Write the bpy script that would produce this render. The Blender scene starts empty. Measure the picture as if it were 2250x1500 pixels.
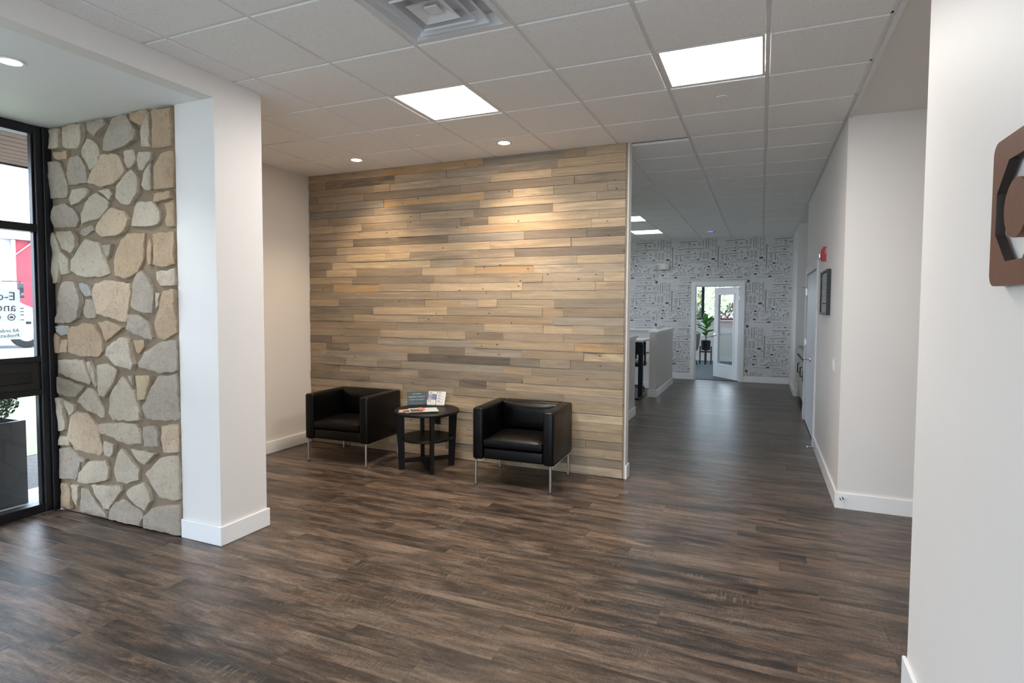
import bpy, bmesh, math, random
from mathutils import Vector, Matrix, noise
random.seed(7)
SC = bpy.context.scene
COL = SC.collection

# ------------------------------------------------------------------ camera
cam = bpy.data.cameras.new('camera'); camo = bpy.data.objects.new('camera', cam); COL.objects.link(camo)
cam.sensor_width = 36.0; cam.lens = 1275.21 / 2250 * 36; cam.shift_y = -20.738 / 2250
cam.clip_start = 0.05; cam.clip_end = 200
_r = Vector((0.91864799, 0.39504672, 0.00489486)); _u = Vector((-0.0225398, 0.0400369, 0.99894394)); _f = Vector((-0.39443355, 0.91778818, -0.04568409))
M = Matrix((_r, _u, -_f)).transposed().to_4x4(); M.translation = Vector((3.0487, -2.2411, 1.591))
camo.matrix_world = M
SC.camera = camo

# ------------------------------------------------------------------ sky and exposure (overcast day)
SKY = 4.1
PANEL = 26.5
world = bpy.data.worlds.new('overcast_sky'); SC.world = world; world.use_nodes = True
bg = world.node_tree.nodes['Background']; bg.inputs[0].default_value = (0.74, 0.845, 1.0, 1); bg.inputs[1].default_value = SKY
vs = SC.view_settings
vs.view_transform = 'Standard'; vs.look = 'None'; vs.gamma = 1.0; vs.use_curve_mapping = False; vs.exposure = 0.80
SC.cycles.diffuse_bounces = 8; SC.cycles.max_bounces = 14; SC.cycles.transparent_max_bounces = 24; SC.cycles.sample_clamp_indirect = 6

# ------------------------------------------------------------------ material helpers
class NT:
    def __init__(s, name):
        s.m = bpy.data.materials.new(name); s.m.use_nodes = True; s.t = s.m.node_tree; s.t.nodes.clear()
        s.out = s.n('ShaderNodeOutputMaterial')
    def n(s, k, **kw):
        x = s.t.nodes.new(k)
        for a, v in kw.items(): setattr(x, a, v)
        return x
    def l(s, a, b): s.t.links.new(a, b)
    def math(s, op, a, b=None, clamp=False):
        x = s.n('ShaderNodeMath', operation=op, use_clamp=clamp)
        for i, v in enumerate((a, b)):
            if v is None: continue
            if isinstance(v, (int, float)): x.inputs[i].default_value = v
            else: s.l(v, x.inputs[i])
        return x.outputs[0]
    def mix(s, f, a, b, mode='MIX'):
        x = s.n('ShaderNodeMix', data_type='RGBA', blend_type=mode)
        for sock, v in ((x.inputs[0], f), (x.inputs[6], a), (x.inputs[7], b)):
            if isinstance(v, (int, float)): sock.default_value = v
            elif isinstance(v, tuple): sock.default_value = v + (1,) if len(v) == 3 else v
            else: s.l(v, sock)
        return x.outputs[2]
    def ramp(s, f, stops, interp='LINEAR'):
        x = s.n('ShaderNodeValToRGB'); x.color_ramp.interpolation = interp
        e = x.color_ramp.elements
        while len(e) > 1: e.remove(e[-1])
        e[0].position = stops[0][0]; e[0].color = tuple(stops[0][1]) + (1,)
        for p, c in stops[1:]:
            q = e.new(p); q.color = tuple(c) + (1,)
        s.l(f, x.inputs[0]); return x.outputs[0]
    def coords(s, rnd=0.0, scale=(1, 1, 1), world=False):
        tc = s.n('ShaderNodeTexCoord'); v = tc.outputs['Object']
        if world: v = s.n('ShaderNodeNewGeometry').outputs['Position']
        if rnd:
            oi = s.n('ShaderNodeObjectInfo'); mm = s.n('ShaderNodeVectorMath', operation='SCALE'); mm.inputs[0].default_value = (1.0, 0.71, 0.37)
            s.l(s.math('MULTIPLY', oi.outputs['Random'], rnd), mm.inputs[3])
            ad = s.n('ShaderNodeVectorMath', operation='ADD'); s.l(v, ad.inputs[0]); s.l(mm.outputs[0], ad.inputs[1]); v = ad.outputs[0]
        mp = s.n('ShaderNodeVectorMath', operation='MULTIPLY'); s.l(v, mp.inputs[0]); mp.inputs[1].default_value = scale
        return mp.outputs[0]
    def rand(s): return s.n('ShaderNodeObjectInfo').outputs['Random']
    def noise(s, v, scale, detail=4, rough=.55, dist=0):
        x = s.n('ShaderNodeTexNoise'); s.l(v, x.inputs['Vector']); x.inputs['Scale'].default_value = scale
        x.inputs['Detail'].default_value = detail; x.inputs['Roughness'].default_value = rough; x.inputs['Distortion'].default_value = dist
        return x.outputs['Fac']
    def voro(s, v, scale, out='Distance', feature='F1'):
        x = s.n('ShaderNodeTexVoronoi', feature=feature); s.l(v, x.inputs['Vector']); x.inputs['Scale'].default_value = scale
        return x.outputs[out]
    def bump(s, h, strength=.3, dist=.01):
        b = s.n('ShaderNodeBump'); b.inputs['Strength'].default_value = strength; b.inputs['Distance'].default_value = dist
        s.l(h, b.inputs['Height']); return b.outputs[0]
    def pbsdf(s, col, rough=.5, metal=0, spec=.5, normal=None, coat=0, emit=None, estr=0, sheen=0):
        p = s.n('ShaderNodeBsdfPrincipled')
        for k, v in (('Base Color', col), ('Roughness', rough), ('Metallic', metal), ('Specular IOR Level', spec), ('Coat Weight', coat)):
            if isinstance(v, (int, float)): p.inputs[k].default_value = v
            elif isinstance(v, tuple): p.inputs[k].default_value = v + (1,) if len(v) == 3 else v
            else: s.l(v, p.inputs[k])
        if normal is not None: s.l(normal, p.inputs['Normal'])
        if emit: p.inputs['Emission Color'].default_value = emit + (1,); p.inputs['Emission Strength'].default_value = estr
        s.l(p.outputs[0], s.out.inputs[0]); return s.m

def plain(name, col, rough=.5, metal=0, spec=.5, grain=0, gs=60, bump=0):
    t = NT(name); v = t.coords()
    n = t.noise(v, gs, 3)
    c = t.mix(n, tuple(x * (1 - grain) for x in col), tuple(min(1, x * (1 + grain)) for x in col)) if grain else col
    return t.pbsdf(c, rough, metal, spec, t.bump(n, bump, .002) if bump else None)

def emis(name, col, strength):
    t = NT(name); e = t.n('ShaderNodeEmission'); e.inputs[0].default_value = col + (1,); e.inputs[1].default_value = strength
    t.l(e.outputs[0], t.out.inputs[0]); return t.m

def glass_mat(name, tint=(1, 1, 1), gl=1.0):
    t = NT(name); a = t.n('ShaderNodeBsdfTransparent'); a.inputs[0].default_value = tint + (1,)
    g = t.n('ShaderNodeBsdfGlossy'); g.inputs['Roughness'].default_value = 0.0
    fr = t.n('ShaderNodeFresnel'); fr.inputs[0].default_value = 1.5
    bf = t.n('ShaderNodeNewGeometry').outputs['Backfacing']; mx = t.n('ShaderNodeMixShader'); t.l(t.math('MULTIPLY', fr.outputs[0], t.math('MULTIPLY', t.math('SUBTRACT', 1.0, bf), gl), True), mx.inputs[0]); t.l(a.outputs[0], mx.inputs[1]); t.l(g.outputs[0], mx.inputs[2])
    t.l(mx.outputs[0], t.out.inputs[0]); return t.m

MAT = {}
MAT['paint'] = plain('wall_paint_warm_white', (0.77, 0.735, 0.70), .55, grain=.015, gs=3, bump=.03)
MAT['soffit'] = plain('soffit_paint_white', (0.83, 0.83, 0.83), .6, grain=.012, gs=3)
MAT['gyp'] = plain('gypsum_ceiling_paint', (0.78, 0.75, 0.715), .7)
MAT['trim'] = plain('trim_white_semigloss', (0.86, 0.855, 0.845), .35, grain=.01, gs=4)
MAT['tee'] = plain('ceiling_tee_white', (0.76, 0.755, 0.745), .45)
MAT['black_metal'] = plain('black_anodised_aluminium', (0.008, 0.009, 0.012), .32, 0, .5, grain=.2, gs=20)
MAT['bronze_panel'] = plain('dark_bronze_panel', (0.022, 0.019, 0.016), .45)
MAT['glass'] = glass_mat('clear_window_glass', (.96, .98, .98))
MAT['chrome'] = plain('chrome', (.62, .62, .62), .18, 1)
MAT['steel'] = plain('brushed_steel', (.55, .54, .52), .32, 1)
MAT['white_plastic'] = plain('white_plastic', (.78, .78, .77), .35)
MAT['black_plastic'] = plain('black_plastic', (.010, .010, .011), .4)
MAT['red_plastic'] = plain('red_plastic', (.42, .012, .016), .3)
MAT['door_white'] = plain('door_paint_white', (.76, .77, .78), .35, grain=.01, gs=4)
MAT['carpet'] = plain('blue_grey_carpet', (.10, .125, .14), .95, grain=.55, gs=130, bump=.5)
MAT['white_lam'] = plain('white_laminate', (.78, .79, .80), .3)
MAT['grey_shell'] = plain('grey_fabric', (.17, .18, .19), .85, grain=.2, gs=150)
MAT['cab'] = plain('cabinet_paint_greige', (.46, .43, .40), .45)
MAT['counter'] = plain('counter_stone_grey', (.34, .32, .30), .3, grain=.3, gs=60)
MAT['soil'] = plain('dark_soil', (.03, .022, .016), .95, grain=.5, gs=60, bump=.6)
MAT['asphalt'] = plain('pale_asphalt', (.33, .34, .36), .9, grain=.15, gs=30)
MAT['concrete'] = plain('pale_concrete', (.62, .61, .59), .85, grain=.1, gs=14, bump=.1)
MAT['mulch'] = plain('dark_mulch', (.11, .105, .105), .95, grain=.8, gs=45, bump=1.0)
MAT['truck_white'] = plain('truck_white_paint', (.80, .81, .83), .25)
MAT['rubber'] = plain('tyre_rubber', (.02, .02, .022), .8, grain=.3, gs=40)
MAT['red_wall'] = plain('red_metal_siding', (.42, .05, .07), .6, grain=.12, gs=3)
def decal_mat():
    t = NT('frosted_grey_decal'); a = t.n('ShaderNodeBsdfTranslucent'); a.inputs[0].default_value = (.62, .62, .63, 1); b = t.n('ShaderNodeBsdfTransparent'); b.inputs[0].default_value = (.9, .9, .9, 1)
    mx = t.n('ShaderNodeMixShader'); mx.inputs[0].default_value = .22; t.l(a.outputs[0], mx.inputs[1]); t.l(b.outputs[0], mx.inputs[2]); t.l(mx.outputs[0], t.out.inputs[0]); return t.m
MAT['decal'] = decal_mat()
MAT['decal_ink'] = plain('decal_grey_ink', (.26, .26, .27), .5)
MAT['planter'] = plain('charcoal_planter', (.035, .038, .043), .35, grain=.2, gs=8)
MAT['ink'] = plain('wallpaper_ink', (.085, .085, .088), .7)
MAT['mirror_glass'] = plain('dark_windscreen', (.03, .035, .04), .1)
MAT['paper'] = plain('white_paper', (.72, .71, .68), .6)
MAT['print_grey'] = plain('slate_print', (.115, .14, .155), .5)
MAT['print_blue'] = plain('blue_print', (.16, .18, .30), .5)
MAT['print_orange'] = plain('orange_print', (.50, .13, .05), .5)
MAT['print_brown'] = plain('dark_photo_print', (.10, .065, .055), .5)
MAT['print_peach'] = plain('peach_print', (.55, .38, .29), .5)
MAT['print_sky'] = plain('pale_blue_print', (.50, .56, .61), .45)
MAT['acrylic'] = glass_mat('clear_acrylic', (.9, .92, .92))
MAT['black_wood'] = plain('black_brown_wood_stain', (.0055, .0048, .0045), .45, 0, .28, grain=.4, gs=25)
MAT['dark_wood'] = plain('walnut_stand_wood', (.06, .032, .02), .5, grain=.3, gs=25)
MAT['panel_on'] = emis('lit_panel_diffuser', (1.0, .965, .92), PANEL)
MAT['panel_far'] = emis('lit_office_panel_diffuser', (.90, .96, 1.0), 6.0)
MAT['led_warm'] = emis('lit_warm_downlight_lens', (1.0, .72, .45), 40)
MAT['led_cool'] = emis('lit_cool_downlight_lens', (.93, .97, 1.0), 22)
MAT['led_blue'] = emis('blue_indicator', (.05, .12, 1.0), 2.5)
MAT['louvre'] = plain('diffuser_grey_white_enamel', (.72, .73, .75), .4)
MAT['stem'] = plain('plant_stem', (.12, .10, .05), .7)

def leaf_mat(name, a, b):
    t = NT(name); v = t.coords(3.0); n = t.noise(v, 6, 3)
    return t.pbsdf(t.mix(n, a, b), .4)
MAT['fig_leaf'] = leaf_mat('fig_leaf_green', (.035, .13, .02), (.14, .36, .05))
MAT['shrub'] = leaf_mat('shrub_green', (.02, .055, .018), (.055, .12, .035))
MAT['hedge'] = leaf_mat('hedge_green', (.018, .035, .022), (.05, .10, .045))
MAT['tree'] = leaf_mat('tree_green', (.30, .44, .20), (.50, .62, .34))

def lawn_mat():
    t = NT('lawn_grass'); v = t.coords(world=True); n = t.noise(v, 2.2, 5); n2 = t.noise(v, 60, 3)
    c = t.mix(n2, t.mix(n, (.25, .27, .16), (.36, .37, .24)), (.10, .17, .05))
    return t.pbsdf(t.mix(.5, c, t.mix(n, (.25, .27, .16), (.36, .37, .24))), .9, normal=t.bump(n2, .8, .02))
MAT['lawn'] = lawn_mat()

def tile_mat():
    t = NT('mineral_fibre_tile'); v = t.coords(17.0)
    d = t.voro(v, 95.0); d2 = t.voro(v, 210.0); sel = t.noise(v, 60, 1)
    pit = t.math('MULTIPLY', t.math('LESS_THAN', d, .17), t.math('GREATER_THAN', sel, .52))
    pit2 = t.math('MULTIPLY', t.math('LESS_THAN', d2, .2), .55)
    p = t.math('MAXIMUM', pit, pit2)
    fine = t.noise(v, 320, 2)
    c = t.mix(p, t.mix(fine, (.85, .84, .825), (.91, .90, .885)), (.38, .37, .36))
    return t.pbsdf(c, .95, spec=.15, normal=t.bump(fine, .15, .002))
MAT['tile'] = tile_mat()

def floor_mat():
    t = NT('dark_vinyl_plank'); r = t.rand()
    vb = t.coords(60.0, (1.7, 9.0, 1.0)); vg = t.coords(60.0, (2.6, 24.0, 1.0)); vf = t.coords(60.0, (9.0, 75.0, 1.0)); vh = t.coords(60.0, (30.0, 16.0, 1.0))
    broad = t.noise(vb, 1.5, 4, .6, .5); streak = t.noise(vg, 2.4, 6, .7, .6); fine = t.noise(vf, 3.0, 5, .75); hatch = t.noise(vh, 4.0, 3, .7)
    warm = t.noise(t.coords(47.0, (1.2, 7.0, 1.0)), 1.6, 3, .6)
    f = t.math('ADD', t.math('MULTIPLY', broad, .62), t.math('ADD', t.math('MULTIPLY', streak, .40), t.math('ADD', t.math('MULTIPLY', t.math('SUBTRACT', fine, .5), .36), t.math('MULTIPLY', t.math('SUBTRACT', hatch, .5), .24))))
    f = t.math('ADD', f, t.math('MULTIPLY', t.math('SUBTRACT', r, .5), .11))
    c = t.ramp(f, [(.34, (.015, .0125, .0120)), (.42, (.036, .0275, .0230)), (.49, (.074, .0545, .0425)), (.56, (.122, .0890, .0680)), (.68, (.215, .1640, .1260))])
    c = t.mix(t.math('MULTIPLY', t.math('SUBTRACT', warm, .42, True), 2.4, True), c, t.mix(1.0, c, (1.22, .93, .70), 'MULTIPLY'))
    saw = t.noise(t.coords(60.0, (95.0, 6.0, 1.0)), 1.0, 2); patch = t.noise(t.coords(31.0, (1.1, 5.0, 1.0)), 2.0, 2)
    sm = t.math('MULTIPLY', t.math('MULTIPLY', t.math('SUBTRACT', patch, .57, True), 7.0, True), t.math('MULTIPLY', t.math('GREATER_THAN', saw, .55), .42))
    c = t.mix(sm, c, (.26, .205, .155))
    rg = t.math('ADD', .25, t.math('MULTIPLY', fine, .18))
    h = t.math('ADD', t.math('MULTIPLY', streak, .5), fine)
    return t.pbsdf(c, rg, spec=.5, normal=t.bump(h, .2, .002))
MAT['floor'] = floor_mat()

def barn_mat():
    t = NT('weathered_wood_plank'); r = t.rand()
    def wn(k):
        w = t.n('ShaderNodeTexWhiteNoise', noise_dimensions='1D'); t.l(t.math('MULTIPLY', r, k), w.inputs['W']); return w.outputs['Value']
    r2, r3 = wn(913.7), wn(377.1)
    streak = t.noise(t.coords(80.0, (1.0, 1.0, 22.0)), 2.2, 6, .65, .6); broad = t.noise(t.coords(80.0, (.9, 1.0, 7.0)), 1.7, 4, .6, .9); fine = t.noise(t.coords(80.0, (5.0, 1.0, 90.0)), 2.5, 4, .75)
    base = t.ramp(r, [(0, (.120, .106, .092)), (.12, (.230, .195, .155)), (.26, (.440, .350, .245)), (.38, (.165, .150, .132)), (.50, (.350, .298, .232)), (.62, (.200, .175, .146)), (.74, (.480, .395, .285)), (.86, (.260, .212, .158)), (.90, (.420, .285, .145)), (.93, (.230, .220, .208)), (1, (.520, .440, .330))])
    c = t.mix(t.math('MULTIPLY', t.math('SUBTRACT', broad, .40, True), 2.6, True), base, t.mix(r3, (.135, .124, .112), (.430, .350, .250)))
    k = t.math('ADD', .12, t.math('ADD', t.math('MULTIPLY', streak, 1.2), t.math('MULTIPLY', fine, .55)))
    kc = t.n('ShaderNodeCombineColor'); [t.l(k, kc.inputs[i]) for i in range(3)]
    c = t.mix(1.0, c, kc.outputs[0], 'MULTIPLY'); c = t.mix(1.0, c, (1.08, 1.0, .90), 'MULTIPLY')
    kn = t.voro(t.coords(80.0, (1.0, 1.0, 1.6)), 6.0); c = t.mix(t.math('MULTIPLY', t.math('LESS_THAN', kn, .07), .8), c, (.040, .026, .016))
    w = t.n('ShaderNodeTexWave', wave_type='BANDS', bands_direction='X', wave_profile='SIN'); v = t.coords(6.0, (1, 1, .55)); 
    sh = t.n('ShaderNodeVectorMath', operation='ADD'); t.l(v, sh.inputs[0]); sx = t.n('ShaderNodeSeparateXYZ'); t.l(v, sx.inputs[0]); cb = t.n('ShaderNodeCombineXYZ'); t.l(sx.outputs[2], cb.inputs[0]); t.l(cb.outputs[0], sh.inputs[1])
    t.l(sh.outputs[0], w.inputs['Vector']); w.inputs['Scale'].default_value = 22; w.inputs['Distortion'].default_value = 2.0; w.inputs['Detail'].default_value = 2; w.inputs['Detail Scale'].default_value = 2.0
    saw = t.math('MULTIPLY', t.math('MULTIPLY', t.math('GREATER_THAN', r2, .66), w.outputs['Fac']), t.math('MULTIPLY', broad, 1.5, True))
    c = t.mix(t.math('MULTIPLY', saw, .35), c, t.mix(1.0, c, (1.7, 1.65, 1.6), 'MULTIPLY'))
    h = t.math('ADD', t.math('ADD', t.math('MULTIPLY', streak, .6), t.math('MULTIPLY', fine, .5)), t.math('MULTIPLY', saw, .5))
    return t.pbsdf(c, .6, spec=.3, normal=t.bump(h, .6, .004))
MAT['barn'] = barn_mat()

def stone_mat(key, a, b, cc):
    t = NT('field_stone_' + key); v = t.coords(23.0)
    n = t.noise(v, 4, 4, .6, .5); n2 = t.noise(v, 30, 6, .75); n3 = t.noise(v, 11, 4, .6, .8); n4 = t.noise(t.coords(23.0, (1.0, 1.0, .35)), 22, 5, .7, 1.0)
    c = t.mix(n3, t.mix(n, a, b), cc)
    c = t.mix(t.math('MULTIPLY', t.math('SUBTRACT', .45, n2, True), 3.4, True), c, tuple(x * .42 for x in a))
    c = t.mix(t.math('MULTIPLY', t.math('SUBTRACT', n3, .56, True), 2.2, True), c, (a[0] * .9, a[1] * .74, a[2] * .56))
    h = t.math('ADD', t.math('ADD', n2, t.math('MULTIPLY', n4, .8)), t.math('MULTIPLY', n3, .9))
    return t.pbsdf(c, .92, spec=.15, normal=t.bump(h, 1.0, .030))
MAT['st_w'] = stone_mat('cream', (0.685, 0.570, 0.443), (0.918, 0.815, 0.659), (0.808, 0.663, 0.497))
MAT['st_g'] = stone_mat('grey', (0.490, 0.419, 0.346), (0.734, 0.640, 0.529), (0.636, 0.524, 0.400))
MAT['st_t'] = stone_mat('tan', (0.612, 0.396, 0.227), (0.857, 0.629, 0.410), (0.685, 0.524, 0.367))
MAT['st_p'] = stone_mat('peach', (0.808, 0.535, 0.335), (0.918, 0.722, 0.508), (0.832, 0.663, 0.486))
MAT['st_y'] = stone_mat('yellow', (0.808, 0.582, 0.302), (0.906, 0.722, 0.454), (0.759, 0.629, 0.432))
MAT['st_b'] = stone_mat('blue_grey', (0.551, 0.535, 0.508), (0.710, 0.687, 0.648), (0.636, 0.582, 0.508))
def mortar_mat():
    t = NT('brown_mortar'); v = t.coords(); n = t.noise(v, 9, 5); n2 = t.noise(v, 120, 3)
    return t.pbsdf(t.mix(n, (.195, .145, .10), (.33, .255, .18)), .95, spec=.1, normal=t.bump(n2, .6, .006))
MAT['mortar'] = mortar_mat()
def leather():
    t = NT('black_leather'); v = t.coords(2.0); n = t.noise(v, 9, 3); d = t.voro(v, 260)
    return t.pbsdf(t.mix(n, (.0012, .0012, .0013), (.003, .0029, .003)), t.math('ADD', .24, t.math('MULTIPLY', n, .2)), spec=.24, normal=t.bump(t.math('ADD', t.math('MULTIPLY', d, .25), n), .22, .004))
MAT['leather'] = leather()
def logo_wood():
    t = NT('reddish_brown_veneer'); v = t.coords(0, (1, 14, 2.2)); n = t.noise(v, 5, 6, .65, .8); f = t.noise(t.coords(0, (1, 160, 6)), 3, 3)
    return t.pbsdf(t.mix(t.math('ADD', t.math('MULTIPLY', n, .7), t.math('MULTIPLY', f, .3)), (.085, .032, .017), (.215, .085, .042)), .42)
MAT['logo'] = logo_wood()
def ply_mat():
    t = NT('dark_plywood_edge'); v = t.coords(0, (150, 6, 6)); n = t.noise(v, 2, 3)
    return t.pbsdf(t.mix(n, (.008, .006, .005), (.045, .030, .022)), .6)
MAT['ply'] = ply_mat()
def paper_mat():
    t = NT('wallpaper_ground'); n = t.noise(t.coords(), 1.5, 3)
    return t.pbsdf(t.mix(n, (.66, .65, .64), (.69, .68, .67)), .6)
MAT['wallpaper'] = paper_mat()

# ------------------------------------------------------------------ geometry helpers (all build coordinates are world metres)
WL = {}
def bm_box(bm, x0, x1, y0, y1, z0, z1, bev=0, seg=1):
    vs_ = [bm.verts.new((x, y, z)) for z in (z0, z1) for y in (y0, y1) for x in (x0, x1)]
    fs = [bm.faces.new([vs_[i] for i in f]) for f in ((0, 2, 3, 1), (4, 5, 7, 6), (0, 1, 5, 4), (2, 6, 7, 3), (0, 4, 6, 2), (1, 3, 7, 5))]
    if bev:
        ed = list({e for f in fs for e in f.edges})
        bmesh.ops.bevel(bm, geom=ed, offset=bev, segments=seg, profile=.5, affect='EDGES')
    return bm
def box(x0, x1, y0, y1, z0, z1, bev=0, seg=1, bm=None):
    return bm_box(bm or bmesh.new(), x0, x1, y0, y1, z0, z1, bev, seg)
def xform(bm, M_):
    bm.transform(M_); return bm
def lathe(bm, prof, c, n=24, axis='z'):
    rings = []
    for r, h in prof:
        ring = []
        for k in range(n):
            a = 2 * math.pi * k / n; p = (r * math.cos(a), r * math.sin(a), h)
            if axis == 'y': p = (p[0], p[2], p[1])
            if axis == 'x': p = (p[2], p[0], p[1])
            ring.append(bm.verts.new((p[0] + c[0], p[1] + c[1], p[2] + c[2])))
        rings.append(ring)
    for a, b in zip(rings, rings[1:]):
        for k in range(n): bm.faces.new((a[k], a[(k + 1) % n], b[(k + 1) % n], b[k]))
    bm.faces.new(rings[0][::-1]); bm.faces.new(rings[-1])
    bmesh.ops.recalc_face_normals(bm, faces=bm.faces[:])
    return bm
def tube(bm, pts, r, n=10, r2=None):
    pts = [Vector(p) for p in pts]; rings = []
    for i, p in enumerate(pts):
        d = (pts[min(i + 1, len(pts) - 1)] - pts[max(i - 1, 0)]).normalized()
        a = d.orthogonal().normalized() if i == 0 else (rings[-1][1] - d * rings[-1][1].dot(d)).normalized()
        b = d.cross(a); rr = r if r2 is None else r + (r2 - r) * i / (len(pts) - 1)
        rings.append(([bm.verts.new(p + rr * (math.cos(2 * math.pi * k / n) * a + math.sin(2 * math.pi * k / n) * b)) for k in range(n)], a))
    for (A, _), (B, _) in zip(rings, rings[1:]):
        for k in range(n): bm.faces.new((A[k], A[(k + 1) % n], B[(k + 1) % n], B[k]))
    bm.faces.new(rings[0][0][::-1]); bm.faces.new(rings[-1][0])
    return bm
def prism(bm, poly, lo, hi, plane='xy'):
    """extrude a 2D polygon; plane xy->z, xz->y, yz->x"""
    def P(u, v, w): return {'xy': (u, v, w), 'xz': (u, w, v), 'yz': (w, u, v)}[plane]
    A = [bm.verts.new(P(u, v, lo)) for u, v in poly]; B = [bm.verts.new(P(u, v, hi)) for u, v in poly]
    n = len(poly); bm.faces.new(A[::-1]); bm.faces.new(B)
    for k in range(n): bm.faces.new((A[k], A[(k + 1) % n], B[(k + 1) % n], B[k]))
    bmesh.ops.recalc_face_normals(bm, faces=bm.faces[:])
    return bm
def ring_prism(bm, outer, inner, lo, hi, plane='xy'):
    def P(u, v, w): return {'xy': (u, v, w), 'xz': (u, w, v), 'yz': (w, u, v)}[plane]
    n = len(outer); L = [[bm.verts.new(P(u, v, w)) for u, v in poly] for poly in (outer, inner) for w in (lo, hi)]
    o0, o1, i0, i1 = L
    for k in range(n):
        j = (k + 1) % n
        bm.faces.new((o0[k], o0[j], o1[j], o1[k])); bm.faces.new((i0[j], i0[k], i1[k], i1[j]))
        bm.faces.new((o1[k], o1[j], i1[j], i1[k])); bm.faces.new((o0[j], o0[k], i0[k], i0[j]))
    bmesh.ops.recalc_face_normals(bm, faces=bm.faces[:])
    return bm
def disc_poly(cx, cy, r, n=24, ry=None, a0=0):
    ry = ry or r
    return [(cx + r * math.cos(a0 + 2 * math.pi * k / n), cy + ry * math.sin(a0 + 2 * math.pi * k / n)) for k in range(n)]

def rawobj(name, me, loc, parent=None):
    o = bpy.data.objects.new(name, me); COL.objects.link(o)
    pl = WL.get(parent, Vector((0, 0, 0))) if parent is not None else Vector((0, 0, 0))
    o.location = Vector(loc) - pl; o.parent = parent; WL[o] = Vector(loc); return o
def mk(name, bm, mat, parent=None, smooth=False, base=False):
    """one mesh object; origin at the centre (or base centre) of what was built"""
    lo = Vector([min(v.co[i] for v in bm.verts) for i in range(3)]); hi = Vector([max(v.co[i] for v in bm.verts) for i in range(3)])
    c = (lo + hi) / 2
    if base: c.z = lo.z
    for v in bm.verts: v.co -= c
    me = bpy.data.meshes.new(name); bm.to_mesh(me); bm.free()
    ms = mat if isinstance(mat, (list, tuple)) else [mat]
    for m in ms: me.materials.append(MAT[m])
    if smooth:
        for p in me.polygons: p.use_smooth = True
        me.set_sharp_from_angle(angle=math.radians(38))
    return rawobj(name, me, c, parent)
def thing(name, label, cat, loc, group=None):
    o = bpy.data.objects.new(name, None); COL.objects.link(o); o.location = loc; o.empty_display_size = .1; WL[o] = Vector(loc)
    o['label'] = label; o['category'] = cat
    if group: o['group'] = group
    return o
def tag(o, label, cat, group=None):
    o['label'] = label; o['category'] = cat
    if group: o['group'] = group
    return o
def struct(name, bm, mat, smooth=False):
    o = mk(name, bm, mat, None, smooth); o['kind'] = 'structure'; return o
def sempty(name, loc):
    o = bpy.data.objects.new(name, None); COL.objects.link(o); o.location = loc; WL[o] = Vector(loc); o['kind'] = 'structure'; return o
def copy_tree(o, parent=None, delta=None):
    c = o.copy(); COL.objects.link(c); c.parent = parent
    for ch in list(o.children): copy_tree(ch, c)
    return c
def text_bm(body, size, M_, spacing=1.0, bold=0):
    cu = bpy.data.curves.new('lettering', 'FONT'); cu.body = body; cu.size = size; cu.space_character = spacing; cu.offset = bold; cu.resolution_u = 2
    o = bpy.data.objects.new('lettering', cu); COL.objects.link(o); dg = bpy.context.evaluated_depsgraph_get()
    me = bpy.data.meshes.new_from_object(o.evaluated_get(dg)); bm = bmesh.new(); bm.from_mesh(me)
    bpy.data.objects.remove(o); bpy.data.meshes.remove(me); bpy.data.curves.remove(cu)
    bm.transform(M_); return bm
def merge(bm, other):
    me = bpy.data.meshes.new('tmp'); other.to_mesh(me); other.free(); bm.from_mesh(me); bpy.data.meshes.remove(me); return bm
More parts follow.
